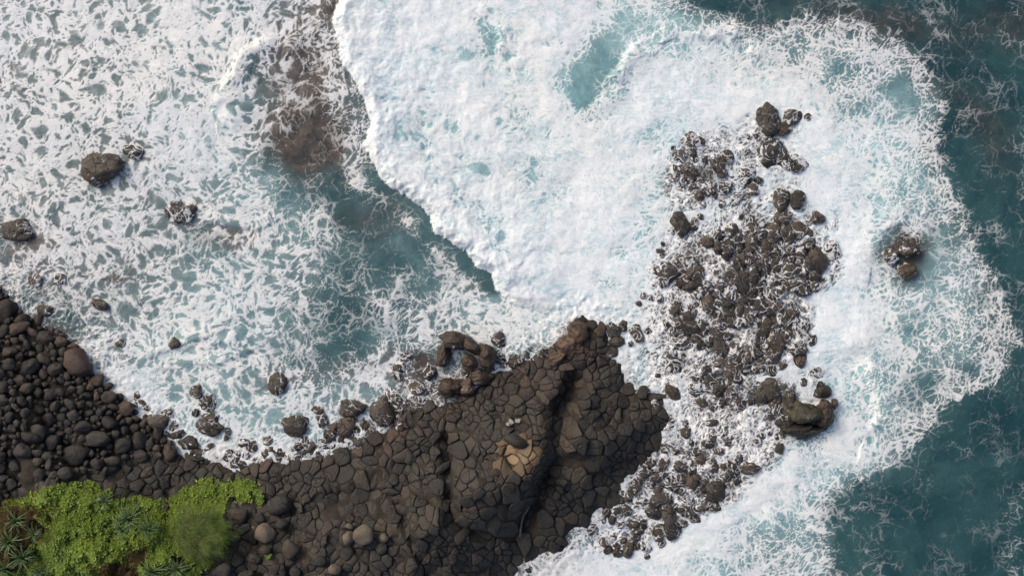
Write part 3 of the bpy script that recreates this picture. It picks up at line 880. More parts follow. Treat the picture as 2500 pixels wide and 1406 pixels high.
# ---- beach
def direction(dx, dy):
    a = math.degrees(math.atan2(-dy, dx)) % 360
    return ['right of', 'upper right of', 'above', 'upper left of', 'left of', 'lower left of', 'below', 'lower right of'][int((a + 22.5) // 45) % 8]
BEACH_MARKS = [((190, 885), 'the largest beach boulder'), ((192, 1106), 'the smooth boulder above the creeper'), ((307, 995), 'the brown boulder where the beach narrows'),
               ((102, 1052), 'the broad grey mid beach boulder'), ((20, 755), 'the reddish boulder at the left edge'), ((48, 800), 'the long low grey boulder'),
               ((245, 1070), 'the wide grey boulder low on the beach'), ((236, 929), 'the reddish boulder touching the foam'), ((20, 975), 'the oval boulder at the left edge')]
_beach_used = set()
def near_label(head, x, y):
    lm = sorted((math.hypot(x - p[0], y - p[1]), p, n) for p, n in BEACH_MARKS)
    for d, p, n in lm[:6]:
        for w in ([('just ', 45)] if d < 45 else []) + [('', 999), ('further ', 999)]:
            s = '%s %s%s %s' % (head, w[0], direction(x - p[0], y - p[1]), n)
            if s not in _beach_used:
                _beach_used.add(s); return s
    return s
def build_beach():
    rng = np.random.default_rng(5)
    fixed = [(190, 885, 36, 32), (102, 1052, 27, 20), (192, 1106, 34, 26), (307, 995, 21, 19), (236, 929, 20, 15), (268, 970, 18, 16), (112, 825, 20, 18),
             (48, 800, 28, 16), (78, 895, 24, 20), (20, 755, 26, 22), (12, 690, 14, 14), (32, 858, 18, 16), (20, 975, 22, 14), (90, 1062, 24, 16), (150, 835, 14, 14),
             (76, 1095, 22, 22), (140, 1075, 20, 17), (245, 1070, 27, 20), (60, 925, 15, 13), (180, 950, 13, 9), (200, 950, 12, 12), (222, 945, 10, 10),
             (55, 1130, 16, 14), (22, 1105, 15, 15), (120, 1150, 16, 13), (160, 1015, 14, 10), (55, 785, 20, 18), (95, 780, 16, 16), (140, 900, 16, 18), (300, 1085, 22, 18),
             (340, 1075, 22, 20), (45, 1175, 16, 13), (210, 1040, 22, 16), (130, 960, 18, 16), (10, 1035, 16, 14), (270, 1030, 18, 17), (330, 1045, 14, 12)]
    spots = []
    cellsz = 40; grid = {}
    def free(x, y, r, k=.86):
        gx, gy = int(x // cellsz), int(y // cellsz)
        for a in (-2, -1, 0, 1, 2):
            for b in (-2, -1, 0, 1, 2):
                for (X, Y, R) in grid.get((gx + a, gy + b), ()):
                    if (X - x) ** 2 + (Y - y) ** 2 < (k * (R + r)) ** 2: return False
        return True
    def add(x, y, rx, ry, a):
        r = (rx + ry) / 2
        grid.setdefault((int(x // cellsz), int(y // cellsz)), []).append((x, y, r)); spots.append((x, y, rx, ry, a))
    for x, y, rx, ry in fixed: add(x, y, rx, ry, rng.uniform(-25, 25))
    for (r0, r1, n) in ((12.5, 17, 420), (9, 12, 3000), (6.2, 8.8, 8000), (4.2, 6, 14000)):
        c = np.stack([rng.uniform(-90, 440, n), rng.uniform(690, 1240, n)], 1)
        ok = inside(c[:, 0], c[:, 1], BEACH)
        for x, y in c[ok]:
            r = rng.uniform(r0, r1)
            if free(x, y, r, .88): add(float(x), float(y), r * rng.uniform(.95, 1.3), r * rng.uniform(.8, 1.0), rng.uniform(0, 180))
    infr = [s for s in spots if s[0] > -8 and s[1] < 1416]
    infr.sort(key=lambda s: -s[2] * s[3])
    top = set(infr[:300])
    rest = [s for s in spots if s not in top]
    own = {(190, 885): 'largest dark boulder at the beach edge, touching the white surf',
           (192, 1106): 'large smooth dark boulder low on the beach above the green creeper',
           (245, 1070): 'wide dark grey boulder near the lower right of the cobble beach',
           (307, 995): 'brown boulder at the surf edge where the beach narrows',
           (102, 1052): 'broad rounded grey boulder in the middle of the cobble beach',
           (236, 929): 'reddish boulder against the foam, just below the largest beach boulder',
           (20, 755): 'reddish boulder at the left edge where beach and surf meet',
           (20, 975): 'oval dark boulder at the left edge of the photo, halfway down the beach',
           (48, 800): 'long low grey boulder near the top left of the beach'}
    for k, (x, y, rx, ry, a) in enumerate(infr[:300]):
        s = sdf((x, y), LAND)
        wet = s < 42
        me = lump_mesh('beach_boulder', k % 20, MAT_SHORE if wet else MAT_BEACH, 3, .10, 13.0, 9)
        o = obj('beach_boulder', me)
        lift = .10 if rx > 14 else 0
        place(o, x, y, rx * 1.12, ry * 1.12, (rx + ry) / 2 * M * rng.uniform(.6, .85), a, land_z(x, y) + .04 + (rx + ry) / 2 * M * .55)
        lab = own.get((x, y))
        big = rx * ry > 210
        if lab: tag(o, lab, 'boulder', 'boulders on the cobble beach')
        elif wet: tag(o, near_label('wet reddish boulder', x, y), 'boulder', 'wet boulders along the surf edge of the beach')
        elif big: tag(o, near_label('large dark grey boulder', x, y), 'boulder', 'large boulders on the cobble beach')
        else: tag(o, 'small dark grey rounded stone packed among bigger boulders on the beach', 'stone', 'small stones on the cobble beach')
    VV, FF = [], []; n = 0
    LK = [lump(300 + q, 2, 9, .06, 11.0) for q in range(9)]
    for k, (x, y, rx, ry, a) in enumerate(rest):
        P, Fc = LK[k % 9]
        r = (rx + ry) / 2 * M
        ca, sa = math.cos(a), math.sin(a)
        X = P[:, 0] * rx * M; Y = P[:, 1] * ry * M
        wx, wy = W(x, y)
        VV.append(np.stack([X * ca - Y * sa + wx, X * sa + Y * ca + wy, P[:, 2] * r * .7 + land_z(x, y) + .05], 1)); FF.append(Fc + n); n += len(P)
    me = mesh_np('cobbles', np.concatenate(VV), np.concatenate(FF), MAT_BEACH)
    tag(obj('cobbles', me), 'small dark cobbles filling the gaps between the beach boulders', 'cobbles', kind='stuff')
    print('beach', len(spots))
_t = __import__("time").time(); build_beach(); print("beach", round(__import__("time").time() - _t, 1))

# ---- rocks standing in the surf: u, v, rx, ry, turn, wash 0..1 (how much foam runs over it)
BAY = [(245, 415, 45, 33, 0, .0), (38, 565, 32, 27, 10, .05), (328, 370, 26, 15, 15, .5), (440, 516, 32, 24, -15, .5), (240, 742, 22, 11, 25, .15), (108, 757, 17, 12, 10, .1),
       (85, 686, 16, 13, 0, .7), (145, 684, 13, 12, 0, .5), (427, 840, 14, 13, 30, 0), (675, 935, 22, 23, 0, .1), (480, 957, 14, 14, 40, 0), (509, 982, 18, 18, 0, .5),
       (292, 838, 14, 9, 0, .7), (356, 996, 9, 7, 0, .3), (356, 1021, 7, 9, 20, 0), (403, 1059, 11, 8, 0, 0), (435, 1061, 15, 9, -10, .1), (460, 1082, 22, 18, 20, .1),
       (384, 1030, 24, 17, -10, .0), (410, 1010, 17, 9, 0, .5), (420, 1102, 14, 14, 0, 0), (505, 1126, 15, 9, 0, .1), (481, 1119, 14, 7, 0, .1), (560, 1107, 11, 9, 0, .1),
       (594, 1082, 12, 9, 0, .4), (614, 1091, 11, 14, 20, .3), (515, 1018, 22, 11, 5, .2), (511, 1041, 28, 18, 5, .15), (476, 1007, 9, 9, 0, 0), (720, 1037, 28, 22, 0, .15),
       (776, 1001, 14, 8, 20, .3), (787, 1027, 11, 14, -20, .2), (864, 999, 31, 21, 5, .15), (843, 1040, 22, 21, 0, .0), (855, 1022, 14, 9, 0, .0), (814, 1052, 13, 19, 10, .05),
       (798, 1060, 8, 11, 0, 0), (930, 1008, 29, 34, 10, .05), (963, 968, 20, 20, 0, .45), (1022, 948, 17, 20, 0, .3), (981, 1034, 12, 17, 0, .1), (1015, 998, 20, 14, 10, .2),
       (875, 1081, 13, 12, 0, 0), (743, 1079, 15, 12, 0, .5), (898, 1062, 12, 8, 0, .3), (792, 1084, 16, 13, 0, .75), (850, 1081, 14, 13, 0, .75), (1218, 831, 18, 17, 0, .2),
       (1259, 884, 18, 16, 0, .1), (1330, 860, 10, 14, 25, .1), (1523, 794, 11, 12, 0, 0), (1499, 806, 15, 19, 0, .1), (1503, 835, 20, 12, -10, 0), (1554, 812, 13, 20, -25, .25),
       (1539, 839, 7, 6, 0, 0), (1490, 861, 15, 13, 0, 0), (556, 1060, 8, 16, 10, .5), (652, 1075, 12, 10, 0, .6), (992, 868, 12, 9, 0, .6), (975, 905, 14, 20, 10, .6)]
REEFS = [(1880, 293, 26, 30, 10, .0), (1935, 285, 17, 16, 0, .35), (1915, 316, 14, 14, 20, 0), (1973, 286, 7, 7, 0, .4), (1690, 340, 24, 14, 10, .7), (1690, 358, 8, 7, 0, .1),
         (1692, 375, 7, 8, 0, 0), (1665, 381, 9, 13, -20, .2), (1780, 384, 11, 15, 0, .4), (1755, 400, 14, 18, -20, .2), (1765, 425, 10, 8, 0, .1), (1683, 420, 14, 18, 0, .1),
         (1647, 425, 9, 16, 0, .55), (1731, 458, 17, 15, 0, .55), (1707, 476, 11, 10, 0, .05), (1774, 458, 13, 13, 20, .3), (1746, 478, 5, 6, 0, 0), (1703, 445, 11, 12, 0, .5),
         (1794, 491, 13, 9, -30, .7), (1839, 461, 11, 14, -20, .4), (1824, 430, 15, 20, 0, .8), (1880, 363, 20, 24, 20, .4), (1877, 394, 13, 12, 0, .0), (1911, 384, 17, 22, 15, .45),
         (1944, 397, 26, 18, -10, .7), (1908, 486, 16, 23, 0, .25), (1948, 488, 15, 18, 0, .05), (1914, 531, 17, 16, 0, .05), (1996, 531, 14, 12, 0, .05), (1662, 547, 20, 23, -15, .1),
         (1688, 555, 12, 9, 0, .4), (1831, 542, 9, 13, 0, .5), (1858, 553, 14, 13, 0, .5), (1954, 560, 17, 19, 10, .35), (1889, 573, 17, 18, 0, .2), (1920, 570, 16, 21, 0, .25),
         (1977, 568, 6, 10, -20, .3), (1728, 588, 14, 12, 20, 0), (1751, 603, 11, 14, -20, 0), (1779, 609, 15, 20, 10, .1), (1806, 598, 10, 17, 0, .1), (1832, 593, 15, 22, -20, .1),
         (1659, 634, 10, 15, 0, .5), (1687, 640, 13, 21, -20, .45), (1632, 670, 25, 24, 0, .5), (1609, 683, 9, 8, 0, .3), (1694, 697, 21, 12, -10, .05), (1904, 624, 16, 19, 0, .5),
         (1871, 627, 10, 11, 0, .3), (1954, 619, 11, 16, 0, .4), (1852, 651, 14, 11, 15, .0), (1893, 648, 17, 13, 0, .5), (1991, 633, 24, 24, 15, .0), (2034, 611, 18, 18, 0, .7),
         (1991, 673, 13, 14, 0, .1), (2004, 688, 9, 7, 0, .2), (1967, 711, 15, 13, -35, .0), (1819, 665, 10, 16, -20, .05), (1842, 675, 12, 18, 0, .1), (1806, 693, 18, 19, 0, .1),
         (1832, 704, 15, 15, 0, .1), (1812, 726, 19, 11, 0, .1), (1781, 714, 14, 15, 0, .65), (1776, 737, 18, 14, 0, .1), (1778, 757, 15, 14, 0, .05), (1728, 742, 15, 23, -25, .1),
         (1744, 771, 6, 8, 0, .1), (1890, 683, 22, 18, 0, .8), (1906, 714, 15, 17, 0, .7), (1857, 744, 15, 20, 0, .3), (1893, 750, 21, 18, 10, .4), (1875, 788, 14, 14, 0, .15),
         (1918, 779, 19, 15, -20, .45), (1811, 752, 12, 17, 20, .1), (1788, 784, 14, 12, 0, .1), (1680, 765, 20, 15, 10, .25), (1655, 790, 12, 11, 0, .0), (1685, 799, 22, 15, -5, .05),
         (1670, 837, 22, 15, 0, .65), (1639, 868, 12, 15, 0, .4), (1760, 849, 16, 23, -5, .05), (1772, 818, 16, 10, 0, .2), (1762, 887, 16, 9, 0, .2), (1893, 836, 17, 25, 0, .1),
         (1913, 829, 14, 15, 0, .2), (1949, 849, 21, 15, 0, .2), (1982, 829, 12, 12, 0, .3), (1957, 878, 14, 15, 0, .05), (1959, 806, 18, 20, 0, .75), (1862, 877, 12, 10, 0, .1),
         (1847, 900, 17, 14, -20, .2), (1883, 904, 13, 12, 0, .1), (1911, 895, 8, 7, 0, .0), (1993, 908, 14, 11, 0, .75), (1759, 949, 14, 19, 0, .0), (1643, 958, 12, 22, -28, .1),
         (1715, 982, 12, 9, 0, .0), (1766, 983, 9, 10, 30, .2), (1741, 994, 9, 6, 0, .1), (1962, 933, 8, 8, 0, .2), (2007, 952, 17, 16, 0, .0), (1882, 950, 20, 22, 0, .05),
         (1861, 965, 14, 20, 0, .05), (1834, 978, 8, 9, 0, .1), (1871, 992, 16, 11, 0, .6), (1896, 995, 16, 14, 20, .2), (1929, 1003, 14, 36, 0, .05), (1908, 1035, 11, 10, 0, .0),
         (1911, 1058, 7, 10, 0, .0), (1883, 1014, 6, 8, 20, .0), (1736, 1031, 16, 7, 0, .3), (1677, 1056, 11, 11, 0, .1), (1741, 1069, 8, 8, 0, .0), (1727, 1082, 12, 10, 30, .15),
         (1754, 1100, 13, 10, 10, .4), (1778, 1079, 8, 9, 0, .3), (1880, 1053, 6, 8, 0, .3), (1902, 1094, 8, 11, 0, .0), (1805, 1121, 8, 11, 0, .0), (1791, 1149, 11, 15, 20, .1),
         (1832, 1142, 22, 11, -10, .05), (1649, 1102, 6, 6, 0, .0), (1622, 1130, 11, 11, 0, .0), (1626, 1096, 14, 9, 0, .4), (1658, 1139, 14, 11, 0, .05), (1690, 1131, 11, 8, 0, .6),
         (1688, 1149, 11, 11, 0, .2), (1720, 1144, 12, 10, 0, .8), (1664, 1169, 13, 11, 0, .3), (1638, 1164, 11, 10, 0, .7), (1693, 1176, 13, 15, 20, .0), (1642, 1190, 13, 9, 0, .1),
         (1662, 1197, 11, 9, -30, .1), (1719, 1182, 12, 15, 0, .0), (1743, 1196, 25, 22, 0, .0), (1535, 1207, 13, 13, 0, .15), (1551, 1184, 14, 12, 0, .1), (1587, 1130, 11, 10, 0, .1),
         (1599, 1107, 10, 8, 0, .35), (1589, 1177, 9, 12, 0, .25), (1571, 1160, 14, 15, 0, .1), (1566, 1226, 13, 12, 0, .8), (1617, 1219, 21, 16, 0, .1), (1597, 1250, 16, 17, 0, .0),
         (1635, 1256, 15, 22, 0, .1), (1640, 1293, 17, 19, 0, .05), (1610, 1300, 14, 16, 0, .2), (1681, 1249, 22, 12, 15, .2), (1676, 1224, 17, 13, 0, .7), (1571, 1279, 7, 10, 0, .0),
         (1551, 1281, 9, 7, 0, .0), (1553, 1312, 8, 9, 0, .1), (1478, 1326, 11, 11, 0, .15), (1511, 1348, 12, 9, 0, .1), (1535, 1343, 10, 16, 10, .05), (1572, 1335, 14, 11, 0, .7),
         (1579, 1358, 7, 6, 0, .0), (1474, 1269, 5, 7, 20, .0), (1446, 1291, 14, 13, 0, .55), (1517, 1279, 9, 8, 0, .3), (1290, 1389, 9, 7, 0, .5), (1571, 722, 8, 7, 0, .4),
         (1610, 612, 9, 5, 0, .5), (1560, 740, 7, 6, 0, .5), (1800, 1062, 9, 7, 0, .7), (1845, 1080, 11, 8, 0, .7), (1720, 930, 8, 6, 0, .6), (1700, 895, 10, 7, 0, .6),
         (1600, 985, 8, 9, 0, .5), (1640, 1030, 8, 10, 0, .5), (1830, 1010, 9, 7, 0, .6), (1855, 830, 9, 10, 0, .6), (1722, 862, 9, 11, 0, .6), (1932, 742, 10, 10, 0, .7)]
BIG = [  # rocks with a name of their own: label, pieces (u,v,rx,ry,turn,top,wash,material)
    ('broad olive brown rock knoll at the seaward corner of the reef', 'rock', [(1970, 1008, 42, 33, 0, 1.15, 0, 2), (2014, 1010, 26, 32, 10, .9, .05, 1), (1951, 1046, 42, 19, 0, .6, 0, 0), (2038, 985, 8, 14, 0, .5, .1, 0), (1988, 1050, 34, 14, -8, .5, .0, 0)]),
    ('isolated wave washed rock ringed by pale green water on the right', 'rock', [(2222, 608, 24, 28, 0, .55, .35, 0), (2176, 624, 19, 21, 0, .35, .6, 0), (2217, 660, 24, 21, 0, .45, .35, 0)]),
    ('curved smooth brown rock with a foamy pool in its bend', 'rock', [(1118, 832, 42, 24, 10, .85, .1, 1), (1150, 845, 30, 20, 30, .8, .0, 1), (1082, 865, 20, 31, 15, .65, .05, 1), (1188, 866, 23, 29, -10, .95, .0, 1), (1147, 884, 19, 21, 0, .8, .0, 1), (1176, 920, 28, 21, 0, .7, .0, 1)]),
    ('reddish brown rounded rock at the foot of the curved rock', 'rock', [(1103, 947, 30, 25, 10, .75, .05, 1), (1141, 943, 20, 20, 0, .7, .05, 1), (1051, 908, 16, 26, 10, .35, .6, 1)]),
    ('smooth rust brown slab rising from the water at the tip of the headland', 'rock', [(1412, 808, 24, 30, -30, .95, .0, 1), (1392, 838, 30, 26, -30, .8, .0, 1), (1366, 870, 30, 20, -35, .7, .0, 1)]),
]

LANDMARKS = [((245, 415), 'the big lone bay rock'), ((38, 565), 'the dark rock at the left edge'), ((440, 516), 'the foam streaked bay rock'),
             ((675, 935), 'the round mid bay rock'), ((720, 1037), 'the brown domed rock near shore'), ((864, 999), 'the wide reddish shore rock'),
             ((930, 1008), 'the big olive boulder'), ((1118, 860), 'the curved brown rock'), ((1500, 815), 'the headland tip knobs'),
             ((511, 1035), 'the paired brown shore boulders'), ((1880, 293), 'the topmost big reef rock'), ((1683, 420), 'the upper reef upright oval rock'),
             ((1908, 486), 'the upper reef paired rocks'), ((1662, 547), 'the lumpy left reef rock'), ((1832, 593), 'the arc of dark knobs'),
             ((1991, 633), 'the cracked brown right reef rock'), ((1632, 670), 'the streaked left reef mound'), ((1806, 693), 'the dark cluster mid reef'),
             ((1685, 799), 'the low brown left reef pair'), ((1893, 750), 'the foam veined reef mound'), ((1760, 849), 'the upright rusty reef rock'),
             ((1949, 849), 'the wide right edge rock'), ((1882, 950), 'the rusty rock by the knoll'), ((1970, 1020), 'the olive knoll'),
             ((1759, 949), 'the foam channel oval rock'), ((1832, 1142), 'the lower channel flat rock'), ((1743, 1196), 'the lower reef smooth dome'),
             ((1640, 1270), 'the lower reef stacked rocks'), ((1535, 1207), 'the round rock beside the headland'), ((1510, 1345), 'the reef bottom pair')]
def build_surf_rocks():
    used = {}
    def label(u, v, rx, ry, wash, tone):
        size = 'large' if rx * ry > 480 else ('small' if rx * ry < 130 else 'midsize')
        shape = 'long' if max(rx, ry) > 1.5 * min(rx, ry) else 'rounded'
        wet = 'foamy' if wash > .5 else ('awash' if wash > .25 else 'bare')
        lm = sorted((math.hypot(u - p[0], v - p[1]), p, n) for p, n in LANDMARKS)
        for k in range(3):
            d, p, n = lm[k]
            if d < 14:
                return '%s %s %s rock: %s' % (wet, shape, tone, n)
            near = 'just ' if d < 38 else ''
            s = '%s %s %s %s rock %s%s %s' % (size, wet, shape, tone.split()[-1], near, direction(u - p[0], v - p[1]), n)
            if s not in used: return s
        return s
    def one(name, u, v, rx, ry, ang, wash, i, mat, cat, group, tone):
        r = (rx + ry) / 2 * M
        top = r * (.52 - .40 * wash) + .06
        s = sdf((u, v), LAND)
        if s > 0: top += land_z(u, v)
        me = lump_mesh(name, i % 24, mat, 4 if rx * ry > 600 else 3, .12, 14.0, 9)
        o = obj(name, me)
        flat = 1 - .5 * min(wash, 1)
        k = 1.48 if name == 'reef_rock' else 1.34
        place(o, u, v, rx * k, ry * k, r * .78 * flat, ang, top)
        o.color = (min(1, wash + .22), 0, 0, 1)
        l = label(u, v, rx, ry, wash, tone)
        used[l] = used.get(l, 0) + 1
        tag(o, l, cat, group)
    for i, (u, v, rx, ry, a, w) in enumerate(BAY):
        one('shore_rock', u, v, rx, ry, a, w, i, MAT_REEF, 'rock', 'rocks in the left bay', 'reddish brown' if i % 2 else 'brown')
    for i, (u, v, rx, ry, a, w) in enumerate(REEFS):
        one('reef_rock', u, v, rx, ry, a, w, i, MAT_REEF, 'rock', 'rocks of the reef right of the headland', 'dark')
    # unnamed small rocks packed between the others
    rng = np.random.default_rng(77)
    pts = [(u, v, (rx + ry) / 2) for (u, v, rx, ry, a, w) in REEFS + BAY] + [(p[0], p[1], (p[2] + p[3]) / 2) for b in BIG for p in b[2]]
    tab = table(FOAM, 6.5)
    def fill(n, box, test, rr, washr, name, lab, group):
        made = 0
        for _ in range(9000):
            if made >= n: break
            u, v = rng.uniform(box[0], box[1]), rng.uniform(box[2], box[3])
            r = rng.uniform(*rr)
            if not test(u, v) or any((u - a) ** 2 + (v - b) ** 2 < (.75 * (r + c)) ** 2 for a, b, c in pts): continue
            pts.append((u, v, r)); made += 1
            w = rng.uniform(*washr)
            rx, ry = r * rng.uniform(.9, 1.3), r * rng.uniform(.75, 1.0)
            o = obj(name, lump_mesh(name, made % 12, MAT_REEF, 3, .12, 14.0, 9))
            h = seg_sd(np.array([u], F32), np.array([v], F32))[0]
            place(o, u, v, rx * 1.4, ry * 1.4, r * M * .7, rng.uniform(0, 180), r * M * (.5 - .32 * w) + .04)
            o.color = (min(1, w + .2), 0, 0, 1)
            tag(o, lab, 'rock', group)
    fill(75, (1640, 2010, 560, 1060), lambda u, v: pin((u, v), REEF) and tab[int(v // 50), int(u // 50)] <= 5, (11, 21), (.1, .6), 'reef_rock',
         'dark wet rock wedged between larger rocks in the brown heart of the reef', 'rocks filling the heart of the reef')
    fill(50, (1560, 1900, 330, 1100), lambda u, v: pin((u, v), REEF), (5, 9), (.1, .6), 'reef_rock',
         'small dark rock poking through the foam over the reef', 'small rocks scattered over the reef')
    fill(40, (1480, 1800, 1100, 1370), lambda u, v: pin((u, v), REEF), (6, 11), (.0, .4), 'reef_rock',
         'small dark rock poking through the foam at the lower end of the reef', 'small rocks at the lower end of the reef')
    fill(70, (330, 1340, 850, 1140), lambda u, v: -34 < sdf((u, v), LAND) < -3, (5, 12), (.0, .5), 'shore_rock',
         'small wet brown rock in the white wash along the foot of the headland', 'small wet rocks along the headland shore')
    for lab, cat, pieces in BIG:
        u0, v0 = pieces[0][:2]
        e = bpy.data.objects.new('surf_rock', None); COL.objects.link(e)
        x0, y0 = W(u0, v0); e.location = (x0, y0, 0)
        tag(e, lab, cat)
        for j, (u, v, rx, ry, a, top, w, mk) in enumerate(pieces):
            me = lump_mesh('rock_mass', j + int(u) % 7, MAT_REEFRED if mk == 1 else MAT_OLIVE if mk == 2 else MAT_REEF, 4, .12, 14.0, 9)
            o = obj('rock_mass', me, e)
            place(o, u, v, rx * 1.12, ry * 1.12, (rx + ry) / 2 * M * .95, a, top)
            o.location = (o.location[0] - x0, o.location[1] - y0, o.location[2])
            o.color = (w, 0, 0, 1)
    print('surf labels repeated', sum(1 for v in used.values() if v > 1))
    for l, c in used.items():
        if c > 1: print('  x%d' % c, l)
_t = __import__("time").time(); build_surf_rocks(); print("surf_rocks", round(__import__("time").time() - _t, 1))

# ---- loose boulders lying on the headland
LOOSE = [((894, 1296), (26, 24), 'p', 'largest pale tan boulder lying on the headland, middle of three'), ((857, 1304), (15, 17), 'p', 'small pale angular boulder left of the big tan boulder'),
         ((944, 1303), (12, 11), 'p', 'small brown boulder right of the big tan boulder'), ((937, 1328), (16, 13), 'd', 'flat dark block below the big tan boulder'),
         ((858, 1275), (11, 7), 'p', 'flat light brown stone above the big tan boulder'), ((655, 1298), (24, 26), 'p', 'angular light brown boulder right of the feathery shrub'),
         ((684, 1231), (28, 26), 'd', 'large squarish brown boulder right of the small creeper patch'), ((590, 1252), (27, 25), 'd', 'dark grey smooth boulder beside the feathery shrub'),
         ((641, 1257), (15, 14), 'd', 'brown boulder between the squarish and the dark grey boulders'), ((628, 1283), (9, 7), 'p', 'small pinkish stone above the angular light brown boulder'),
         ((694, 1274), (16, 14), 'd', 'flat brown boulder below the squarish boulder'), ((658, 1332), (17, 13), 'd', 'dark wet looking stone under the angular light brown boulder'),
         ((632, 1352), (18, 11), 'd', 'long brown stone lowest in the boulder row right of the shrub'), ((786, 1358), (20, 17), 'd', 'smooth grey brown boulder left of the sandy hollow'),
         ((826, 1378), (15, 14), 'p', 'pale ochre rock in the sandy hollow at the bottom'), ((672, 1392), (18, 14), 'd', 'brown block by the bottom edge, left of the sandy hollow'),
         ((720, 1330), (22, 26), 'd', 'upright brown block in the lower rubble'), ((728, 1385), (16, 14), 'd', 'dark block by the bottom edge in the rubble'),
         ((560, 1378), (20, 16), 'd', 'dark boulder half under the shrub near the bottom edge'), ((610, 1395), (22, 14), 'd', 'reddish brown boulder at the bottom edge beside the plants'),
         ((1262, 1072), (32, 16), 'd', 'domed brown rock above the tan weathered patch'), ((1005, 1118), (18, 14), 'd', 'round dark boulder in the rough upper part of the headland')]
for i, ((u, v), (rx, ry), k, lab) in enumerate(LOOSE):
    o = obj('loose_boulder', lump_mesh('loose_boulder', i % 9, MAT_PALE if k == 'p' else MAT_BLOCK, 3, .05, 10.0, 9))
    place(o, u, v, rx * 1.05, ry * 1.05, (rx + ry) / 2 * M * .8, (i * 37) % 50 - 25, land_z(u, v) + (rx + ry) / 2 * M * .9)
    tag(o, lab, 'boulder')

# ---- pale flat scraps and driftwood
def flat_mat(name, c):
    t = NT(name); pos = t.n('ShaderNodeNewGeometry').outputs['Position']
    n = t.noise(pos, 9.0, 5.0, .6)
    return t.end(t.mix(n, tuple(q * .7 for q in c), tuple(min(1, q * 1.2) for q in c)), .8, t.bump(n, .5, .02), .3)
MAT_SCRAP = flat_mat('bleached_slab', (.36, .34, .29)); MAT_DRIFT = flat_mat('bleached_driftwood', (.13, .12, .105))
def slab(name, pts, thick, mat, z):
    cx = sum(p[0] for p in pts) / len(pts); cy = sum(p[1] for p in pts) / len(pts)
    n = len(pts); V = []
    for k, (s, dz) in enumerate(((1, 0), (1, thick * .75), (.92, thick))):
        for x, y in pts: V.append(((x - cx) * s * M, -(y - cy) * s * M, dz))
    Fc = [tuple(range(2 * n, 3 * n)), tuple(reversed(range(n)))]
    for r in (0, 1):
        for i in range(n): Fc.append((r * n + i, r * n + (i + 1) % n, (r + 1) * n + (i + 1) % n, (r + 1) * n + i))
    me = bpy.data.meshes.new(name); me.from_pydata(V, [], Fc); me.materials.append(mat)
    bm = bmesh.new(); bm.from_mesh(me); bmesh.ops.recalc_face_normals(bm, faces=bm.faces); bm.to_mesh(me); bm.free()
    return obj(name, me, None, at(cx, cy, z))
for pts, lab in (([(1243, 1022), (1250, 1024), (1255, 1032), (1248, 1036), (1242, 1029)], 'pale flat stone chip, middle of the three above the tan patch'),
                 ([(1258, 1023), (1271, 1022), (1268, 1032), (1258, 1030)], 'pale flat stone chip, right hand one of the three above the tan patch'),
                 ([(1235, 1032), (1244, 1031), (1243, 1039), (1236, 1038)], 'pale flat stone chip, left and lowest of the three above the tan patch')):
    o = slab('stone_chip', pts, .05, MAT_SCRAP, land_z(pts[0][0], pts[0][1]) + .28); tag(o, lab, 'stone chip', 'pale stone chips')
def log(pts, r, lab):
    V, Fc = [], []; m = 7
    x0, y0 = pts[0]; z0 = max(land_z(*p) for p in pts) + .18
    for k, (x, y) in enumerate(pts):
        a, b = pts[max(k - 1, 0)], pts[min(k + 1, len(pts) - 1)]
        d = Vector(((b[0] - a[0]), -(b[1] - a[1]), 0)).normalized(); s = Vector((-d.y, d.x, 0))
        rr = r * (1 - .35 * k / len(pts)) * random.uniform(.85, 1.15)
        for j in range(m):
            t = 2 * math.pi * j / m
            V.append(tuple(Vector(((x - x0) * M, -(y - y0) * M, 0)) + s * math.cos(t) * rr + Vector((0, 0, 1)) * math.sin(t) * rr))
    for k in range(len(pts) - 1):
        for j in range(m): Fc.append((k * m + j, k * m + (j + 1) % m, (k + 1) * m + (j + 1) % m, (k + 1) * m + j))
    Fc += [tuple(reversed(range(m))), tuple(range((len(pts) - 1) * m, len(pts) * m))]
    me = bpy.data.meshes.new('driftwood'); me.from_pydata(V, [], Fc); me.materials.append(MAT_DRIFT)
    me.polygons.foreach_set('use_smooth', [True] * len(Fc))
    tag(obj('driftwood', me, None, at(x0, y0, z0)), lab, 'driftwood', 'driftwood on the headland')
log([(1287, 1218), (1276, 1228), (1264, 1240)], .09, 'short straight grey driftwood stick in the dark gully of the headland')
log([(1292, 1232), (1286, 1246), (1278, 1256), (1274, 1272), (1271, 1290), (1270, 1308)], .09, 'long bent grey driftwood branch below the short stick in the gully')
log([(704, 1192), (690, 1200), (675, 1206)], .03, 'thin pale twig above the squarish boulder near the creeper')
# ---------------------------------------------------------------- plants
MAT_CREEP = leaf_material('creeper_leaf', (.072, .13, .016), (.30, .41, .06))
MAT_PAND = leaf_material('screwpine_leaf', (.060, .115, .042), (.19, .26, .11), .4)
MAT_FEATHER = leaf_material('feathery_needles', (.075, .12, .022), (.22, .27, .060))
MAT_DRY = leaf_material('dry_grass', (.12, .088, .040), (.29, .215, .10), .8)
MAT_BARK = flat_mat('grey_brown_bark', (.09, .075, .055))

def veg_z(u, v):
    h, s = extra_land(u, v)
    return h + .12 + .28 * sstep(-.4, .5, fbm(u / 40, v / 40, 221, 3)) + .16 * fbm(u / 13, v / 13, 225, 2)

